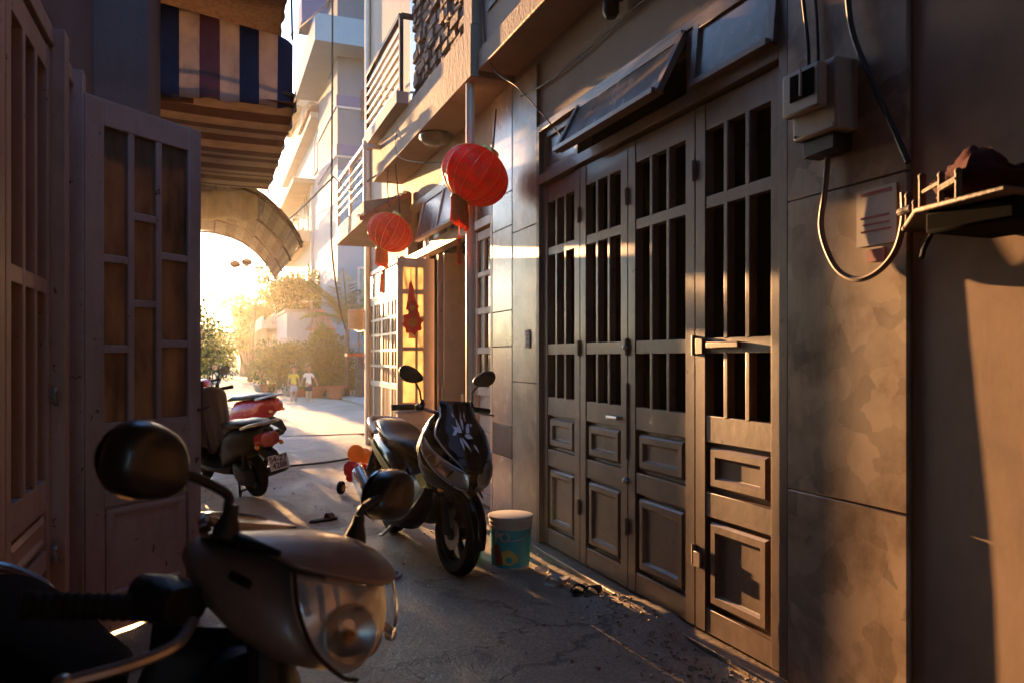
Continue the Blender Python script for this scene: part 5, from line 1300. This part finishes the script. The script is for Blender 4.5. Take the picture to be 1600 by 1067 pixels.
def rblobs(seed, n, sx, sy, z0, z1, r0, r1):
    rs = random.Random(seed); return [((rs.uniform(-sx,sx), rs.uniform(-sy,sy), rs.uniform(z0,z1)), rs.uniform(r0,r1)) for _ in range(n)]
tree('roadside_tree', 'tall leafy tree glowing in the sun beside the left door', 'tree', (-.55,19.5,0), 2.6, 5, rblobs(1,18,.65,.9,1.0,2.7,.3,.55), 3600, .13, [leaf_a,leaf_c], tr=.045, seed=1)
tree('roadside_tree', 'shorter leafy tree right of the tall glowing one', 'tree', (-.05,24.5,0), 2.2, 4, rblobs(2,11,.5,.8,.9,1.9,.3,.5), 1900, .12, [leaf_a,leaf_c], tr=.04, seed=2)
tree('roadside_shrub', 'low shrub on the left road edge beyond the red motorbike', 'shrub', (-.5,27,0), 1.4, 3, rblobs(3,8,.6,.8,.5,1.4,.3,.5), 2200, .12, [leaf_a,leaf_c], tr=.03, seed=3)
tree('roadside_tree', 'far leafy tree where the road fades into the glow', 'tree', (-4.5,34,0), 3.4, 4, rblobs(4,10,1.5,1.5,1.0,2.6,.5,.9), 3000, .2, [leaf_a,leaf_c], tr=.06, seed=4)
tree('garden_bush', 'leafy bush with thin stems behind the child in yellow', 'bush', (2.25,30.5,0), 1.5, 5, rblobs(5,10,.6,.8,.5,1.7,.3,.5), 3000, .15, [leaf_a,leaf_b], tr=.025, seed=5)
tree('garden_bush', 'broad bush left of the two children beside the road', 'bush', (3.0,29.0,0), 1.6, 5, rblobs(6,12,.7,.8,.5,1.8,.35,.5), 3400, .16, [leaf_a,leaf_b,leaf_c], tr=.025, seed=6)
tree('garden_bush', 'dark bush behind the child in the white shirt', 'bush', (3.55,27.4,0), 1.8, 5, rblobs(7,12,.55,.6,.5,2.0,.35,.5), 3200, .15, [leaf_b,leaf_a], tr=.025, seed=7)
tree('garden_bush', 'dark tall bush between the porch and the palm', 'bush', (4.35,26.6,.1), 1.6, 5, rblobs(8,11,.35,.5,.3,1.4,.3,.45), 3000, .13, [leaf_b,leaf_a], tr=.025, seed=8)
tree('potted_shrub', 'yellow green low shrub in a small pot by the road', 'shrub', (2.85,26.9,.28), .5, 3, rblobs(9,6,.25,.25,.1,.4,.18,.28), 900, .10, [leaf_c,leaf_a], tr=.015, seed=9)
tree('roof_garden', 'climbing plants spilling over the white garden wall', 'plant', (3.2,36.5,3.3), 1.5, 3, rblobs(10,14,1.0,.9,.1,1.8,.4,.7), 4200, .2, [leaf_a,leaf_c], tr=.05, seed=10)
tree('roof_garden', 'dense green shrub on the roof in front of the pale blue house', 'plant', (4.6,33.4,3.0), 1.2, 3, rblobs(11,9,.5,.4,.1,1.6,.35,.5), 2600, .2, [leaf_a,leaf_c], tr=.05, seed=11)
tree('porch_vine', 'vine hanging over the tiled porch roof beside the palm', 'vine', (3.95,28.6,1.3), 1.2, 3, rblobs(12,10,.45,.3,.1,1.2,.25,.4), 2600, .14, [leaf_a,leaf_c], tr=.03, seed=12)
tree('far_tree', 'round tree far down the road above the low house', 'tree', (2.6,54,0), 5, 3, rblobs(13,12,1.8,1.5,2.0,5.4,.8,1.2), 3200, .34, [leaf_a,leaf_c], tr=.12, seed=13)
tree('far_tree', 'bushy tree far down the road left of the low house', 'tree', (-2.5,60,0), 5, 3, rblobs(14,12,3.0,1.5,1.0,3.2,1.0,1.4), 3200, .36, [leaf_a,leaf_c], tr=.12, seed=14)
# palm and other fronded plants
def frond(m, base, az, el, L, droop, lf, wd, rs, mi=0):
    p = Vector(base); d = Vector((cos(az)*cos(el), sin(az)*cos(el), sin(el))); pts = []; n = 16
    for k in range(n+1):
        pts.append(p.copy()); d = (d + Vector((0,0,-droop/n*(.4+1.4*k/n)))).normalized(); p += d*(L/n)
    m.tube(pts, [.018*(1-.8*k/n)*L for k in range(n+1)], 4, mi=mi)
    for k in range(2, n+1):
        dd = (pts[k]-pts[k-1]).normalized(); side = dd.cross(Vector((0,0,1))).normalized(); f = k/n
        for s in (-1,1):
            for q in (0,.5):
                pp = pts[k-1].lerp(pts[k], q); ll = lf*math.sin(pi*(.15+.8*f))*rs.uniform(.85,1.1)
                leaf_quad(m, pp, side*s + dd*.75 + Vector((0,0,rs.uniform(-.25,.1))), Vector((0,0,1)), ll, wd, mi)
def palm(name, label, loc, trunk_h, n, L, droop, lf, wd, seed, tr=.06, lean=(0,0), mats=palm_m, el=(.2,1.2)):
    rs = random.Random(seed); t = thing(name, label, 'palm', loc)
    top = Vector((lean[0], lean[1], trunk_h)); m = MB()
    pts = [Vector((lean[0]*f*f, lean[1]*f*f, trunk_h*f-.05)) for f in [k/14 for k in range(15)]]
    m.tube(pts, [lerp(tr*1.3, tr, k/14)*(1+.08*(k % 2)) for k in range(15)], 8); m.build('trunk', bark, t)
    for k in range(n):
        m = MB(); a = 2*pi*k/n + rs.uniform(-.3,.3); frond(m, top, a, rs.uniform(*el), L*rs.uniform(.8,1.15), droop*rs.uniform(.7,1.3), lf, wd, rs); m.build('frond', mats, t, smooth=0)
    return t
palm('palm_tree', 'slender palm with arching fronds beside the large clay pot', (4.12,25.2,.1), 2.35, 15, 2.0, 1.2, .6, .10, 21, tr=.06)
palm('palm_tree', 'far palm with one drooping frond against the glowing sky', (2.0,44,0), 4.0, 9, 2.4, 1.9, .7, .09, 22, tr=.10, lean=(.2,0))
palm('potted_palm', 'young potted palm on the upper balcony of the far pale house', (4.05,40.5,7.0), .3, 9, 1.2, 1.1, .4, .06, 23, tr=.06)
palm('agave', 'spiky pale plant at the foot of the palm', (4.05,25.4,.42), .06, 12, .5, .6, .12, .04, 24, tr=.04, mats=leaf_b)
# pots
def pot(loc, r_, h, label, m=terracotta, soil=True):
    t = thing('plant_pot', label, 'pot', loc); b = MB()
    b.lathe([(0,0),(r_*.62,0),(r_*.95,h*.85),(r_*1.08,h*.86),(r_*1.08,h),(r_*.92,h),(r_*.88,h*.85),(0,h*.82)], 24); b.build('pot_shell', m, t)
    return t
pot((3.72,25.1,.012), .33, .42, 'large clay pot standing on the road edge below the palm')
pot((2.85,26.9,.012), .22, .28, 'small brown pot left of the two children')
pot((2.05,31.0,.012), .34, .30, 'low red clay pot far along the right road edge')
pot((1.75,31.6,.012), .24, .28, 'white pot far along the right road edge', white_far)
pot((3.25,26.0,.012), .30, .36, 'dark red pot behind the child in the white shirt', terracotta)
t = thing('creeper_mound', 'dark mound of creepers over a wall beside the gate', 'hedge', (4.95,24.6,.1))
m = MB(); m.grid(lambda u, v: (lerp(-.62,.75,u)+.05*noise.noise(Vector((u*7,v*7,4))), -.12*sin(pi*v)+.12*noise.noise(Vector((u*8,v*9,1))), lerp(0,1.35,v)*(1+.05*sin(u*5))), 30, 30)
m.box(-.6,.72,.05,.5,0,1.25); m.build('wall_core', creeper, t)
m = MB(); rs = random.Random(31)
for k in range(1400): leaf_quad(m, Vector((rs.uniform(-.65,.78), -.12+rs.gauss(0,.07), rs.uniform(0,1.42))), Vector((rs.gauss(0,1),-.6,-1)), Vector((0,-1,.3)), .10, .05)
m.build('creepers', [mat('creeper_leaf', (.07,.065,.055), .7, 0, .4, 3)], t, smooth=0)
t = thing('low_wall', 'low rough kerb wall at the end of the sunny road', 'wall', (4.6,20.5,0)); m = MB(); m.box(-.35,.9,-.25,.25,0,.30); m.build('wall_block', mat('rough_stone', (.32,.28,.22), .9, 0, .3, 4, .6, 20), t, bevel=.04)
m = MB(); m.tube([(4.42,24.9,.1),(4.44,24.92,2.2)], .03, 8); tag(m.build('bamboo_pole', rust), 'thin brown pole standing beside the palm trunk', 'pole')
# ------------------------------------------------------------ far houses
def house_box(t, x0, x1, y0, y1, h, m):
    b = MB(); b.box(x0,x1,y0,y1,-.1,h); return part(b, 'wall', m, t)
def window_f(t, x0, x1, y, z0, z1):   # on a wall facing the viewer (-y)
    b = MB(); d = .06
    b.box(x0-.08,x1+.08,y-.07,y-.001,z0-.1,z0); b.box(x0-.08,x1+.08,y-.05,y-.001,z1,z1+.08); b.box(x0-.08,x0,y-.05,y-.001,z0,z1); b.box(x1,x1+.08,y-.05,y-.001,z0,z1); b.box((x0+x1)/2-.03,(x0+x1)/2+.03,y-.04,y-.001,z0,z1)
    f = part(b, 'window', white_far, t); g = MB(); g.box(x0,x1,y-.02,y-.005,z0,z1); g.build('pane', glass_grey, f, smooth=0)
def window_s(t, x, y0, y1, z0, z1, m=white_far):   # on a wall facing the alley (-x)
    b = MB(); b.box(x-.07,x-.001,y0-.1,y1+.1,z0-.12,z0); b.box(x-.05,x-.001,y0-.1,y1+.1,z1,z1+.1); b.box(x-.05,x-.001,y0-.1,y0,z0,z1); b.box(x-.05,x-.001,y1,y1+.1,z0,z1); b.box(x-.04,x-.001,(y0+y1)/2-.04,(y0+y1)/2+.04,z0,z1)
    f = part(b, 'window', m, t); g = MB(); g.box(x-.02,x-.005,y0,y1,z0,z1); g.build('pane', glass_grey, f, smooth=0)
def balcony_s(t, x, y0, y1, z, out, m, rail=white_metal):
    b = MB(); b.box(x-out,x-.001,y0,y1,z-.18,z); b.box(x-out,x-out+.1,y0,y1,z,z+.35); b.box(x-out+.1,x-.001,y0,y0+.1,z,z+.35); s_ = part(b, 'balcony', m, t)
    r_ = MB(); r_.tube([(x-out+.05,y0,z+.95),(x-out+.05,y1,z+.95)], .04, 6); r_.tube([(x-out+.05,y0+.05,z+.95),(x,y0+.05,z+.95)], .04, 6)
    k = int((y1-y0)/.5)
    for i in range(k+1): y = lerp(y0+.05,y1-.05,i/k); r_.tube([(x-out+.05,y,z+.35),(x-out+.05,y,z+.95)], .02, 5)
    r_.build('railing', rail, s_)
def tile_roof(t, pts, rows, m=rooftile):
    """pitched tiled slope: eave corners a, b then ridge corners b2, a2; every tile column is a real ribbed strip"""
    a, b, b2, a2 = [Vector(p) for p in pts]; mb = MB(); n = rows
    nrm = (b-a).cross(a2-a).normalized(); nrm = nrm if nrm.z > 0 else -nrm
    mb.grid(lambda u, v: a.lerp(b,u).lerp(a2.lerp(b2,u),v) + nrm*(.05*abs(sin(pi*n*u)) + .03*((v*8) % 1 < .5)), n*4, 16)
    return part(mb, 'roof', m, t, solid=.05)
t = thing('blue_house', 'tall grey blue house with two darker blue bands', 'house', (4.3,28.5,0))
b = MB(); b.box(4.3,12,28.5,33.9,-.1,8.2); part(b, 'wall', blue_wall, t); b = MB(); b.box(4.3,12,28.5,33.9,8.2,15.5); part(b, 'upper_wall', blue_grey, t)  # lower wall paler: haze and sun put into its colour
for z in (8.75, 10.55):
    b = MB(); b.box(4.27,12,28.46,28.499,z,z+.38); b.box(4.26,4.299,28.46,33.9,z,z+.38); bd = part(b, 'painted_band', blue_band, t)
    b = MB(); b.box(4.26,12,28.44,28.499,z-.10,z-.02); b.build('moulding', white_far, bd)
b = MB(); b.box(3.35,8,27.3,33.9,12.35,12.6); b.box(3.35,3.5,27.3,33.9,12.6,13.3); b.box(3.5,8,27.3,27.45,12.6,13.3); part(b, 'balcony', blue_wall, t)
b = MB(); b.box(3.0,3.9,28.2,29.4,13.3,14.2); part(b, 'planter_box', blue_band, t)
b = MB(); b.box(3.6,8,27.6,33.9,15.2,15.5); part(b, 'upper_balcony', cream_far, t)
b = MB(); b.tube([(5.2,28.45,10.2),(5.2,28.45,11.2)], .05); b.tube([(5.2,28.4,10.1),(5.25,28.3,10.4)], .07); part(b, 'pipe_outlet', rust, t)
window_f(t, 5.1, 6.1, 28.5, 3.3, 4.6)
t = thing('pale_house', 'tall pale blue house with balconies facing the road', 'house', (4.45,34.4,0))
house_box(t, 4.45, 12, 34.3, 49, 12.0, blue_wall)
b = MB(); b.box(4.0,12,34.1,49,11.7,11.95); part(b, 'cornice', white_far, t)
for z in (3.6, 7.0): balcony_s(t, 4.45, 37.5, 48.5, z, .95, cream_far)
b = MB(); b.box(3.5,4.45,36.5,48.6,9.4,9.6); part(b, 'canopy_slab', cream_far, t)
for z in (4.0, 7.5):
    window_s(t, 4.45, 39, 40.6, z, z+1.9, cream_far); window_s(t, 4.45, 43.5, 45.2, z, z+1.9, cream_far)
window_s(t, 4.45, 35.2, 36.2, 9.8, 11.3)
b = MB(); b.box(4.35,4.449,36.9,37.2,2.2,9.4); part(b, 'pilaster', white_far, t)
tile_roof(t, [(3.9,34.0,11.95),(3.9,38,11.95),(5.2,38,13.0),(5.2,34.0,13.0)], 9)
t = thing('gable_house', 'pale house with a tiled gable roof behind the pale blue one', 'house', (5.6,50,0))
house_box(t, 5.3, 12, 49.5, 58, 17.0, cream_far)
b = MB(); b.prism([(4.9,17.0),(9.6,17.0),(6.9,20.2)], 'y', 49.4, 57); part(b, 'gable', cream_far, t)
tile_roof(t, [(4.7,49.1,16.9),(4.7,57.5,16.9),(6.9,57.5,20.3),(6.9,49.1,20.3)], 14)
window_f(t, 6.1, 7.4, 49.5, 13.6, 15.4); b = MB(); b.tube([(5.6,49.2,16.6),(6.6,49.2,16.6)], .08); b.ball((5.9,49.2,17.0), .35, .2, .3); b.ball((6.4,49.2,17.0), .3, .2, .35); part(b, 'roof_ornament', rust, t)
t = thing('garden_wall_house', 'low white walled house half hidden by bushes', 'house', (2.85,33.5,0)); house_box(t, 2.95, 4.28, 33.5, 38.5, 3.25, white_far)
b = MB(); b.box(2.88,4.28,33.42,38.5,3.25,3.36); part(b, 'coping', cream_far, t); window_s(t, 2.95, 35.0, 36.2, .9, 2.2)
b = MB(); b.box(3.1,3.9,33.44,33.499,1.35,1.45); b.box(3.1,3.9,33.44,33.499,1.6,1.66); part(b, 'ledge', cream_far, t)
t = thing('slab_house', 'low cream house with a flat projecting roof slab', 'house', (2.9,42,0)); house_box(t, 3.0, 4.3, 39.0, 50, 3.6, cream_far)
b = MB(); b.box(2.25,3.0,38.6,50,2.75,2.92); b.box(2.25,2.35,38.6,50,2.92,3.3); part(b, 'roof_slab', white_far, t)
for y in (39.2, 42.5, 46): b = MB(); b.box(2.3,2.5,y,y+.2,0,2.75); part(b, 'porch_post', cream_far, t)
window_s(t, 3.0, 40, 41.6, .6, 2.4); window_s(t, 3.0, 44, 45.5, .8, 2.3); window_s(t, 3.0, 40.5, 42, 2.95, 3.45)
t = thing('far_house', 'distant cream house low on the horizon behind the glow', 'house', (1.6,58,0)); house_box(t, 1.9, 6, 58, 66, 3.6, cream_far); tile_roof(t, [(1.4,57.6,3.5),(6.4,57.6,3.5),(6.4,62,5.0),(1.4,62,5.0)], 12); window_f(t, 2.4, 3.4, 58, 1.0, 2.4)
t = thing('tiled_porch', 'small porch with a red tiled roof beside the palm', 'porch', (4.2,30,0))
b = MB(); b.box(3.85,4.25,30.2,32.8,-.1,2.6); b.box(4.25,6.5,28.0,28.4,-.1,1.0); part(b, 'wall', cream_far, t)
tile_roof(t, [(3.25,29.2,2.30),(4.9,28.9,2.35),(4.9,31.8,3.2),(3.9,31.8,3.2)], 10); b = MB(); b.box(3.5,3.62,29.5,29.62,0,2.35); part(b, 'porch_post', white_far, t)
b = MB(); b.box(3.9,4.7,30.1,30.18,.0,1.9); part(b, 'door', mat('maroon_door', (.12,.03,.03), .6, 0, .2, 5), t); b = MB(); b.prism([(3.8,2.45),(4.9,2.45),(4.4,3.6)], 'y', 31.9, 32.0); part(b, 'gable', cream_far, t)
t = thing('lean_to', 'grey sheet roofed lean-to behind the palm and gate corner', 'shed', (5,26,0))
b = MB(); b.hexa([(4.75,25.2,1.75),(6.8,25.2,2.6),(6.8,28,2.6),(4.75,28,1.75),(4.75,25.2,1.80),(6.8,25.2,2.65),(6.8,28,2.65),(4.75,28,1.80)]); part(b, 'sheet_roof', mat('grey_sheet', (.24,.21,.18), .6, .1, .3, 4), t)
for x, y in ((4.9,25.3),(6.6,25.3)): b = MB(); b.tube([(x,y,0),(x,y,1.75 + (.7 if x > 6 else 0))], .04, 6); part(b, 'post', rust, t)
# far wood closing the horizon
m = MB(); rs = random.Random(77)
bl = [((rs.uniform(-60,60), rs.uniform(88,110), rs.uniform(.5,3.0)), rs.uniform(2,3)) for _ in range(150)]
crown(m, bl, 16000, .9, rs, 2); m.build('far_woods', [leaf_a, leaf_c], smooth=0, kind='stuff')
# ------------------------------------------------------------ warm hazy air
hz = MB(); hz.box(-16, 22, -12, 105, -1.2, 22)
hm = bpy.data.materials.new('haze_air'); hm.use_nodes = True; nt = hm.node_tree; nt.nodes.remove(nt.nodes['Principled BSDF'])
pv = nt.nodes.new('ShaderNodeVolumePrincipled'); pv.inputs['Color'].default_value = (.95,.90,.82,1); pv.inputs['Density'].default_value = HAZE; pv.inputs['Anisotropy'].default_value = .86
nt.links.new(pv.outputs[0], nt.nodes['Material Output'].inputs['Volume'])
hz.build('haze', hm, smooth=0, kind='stuff')
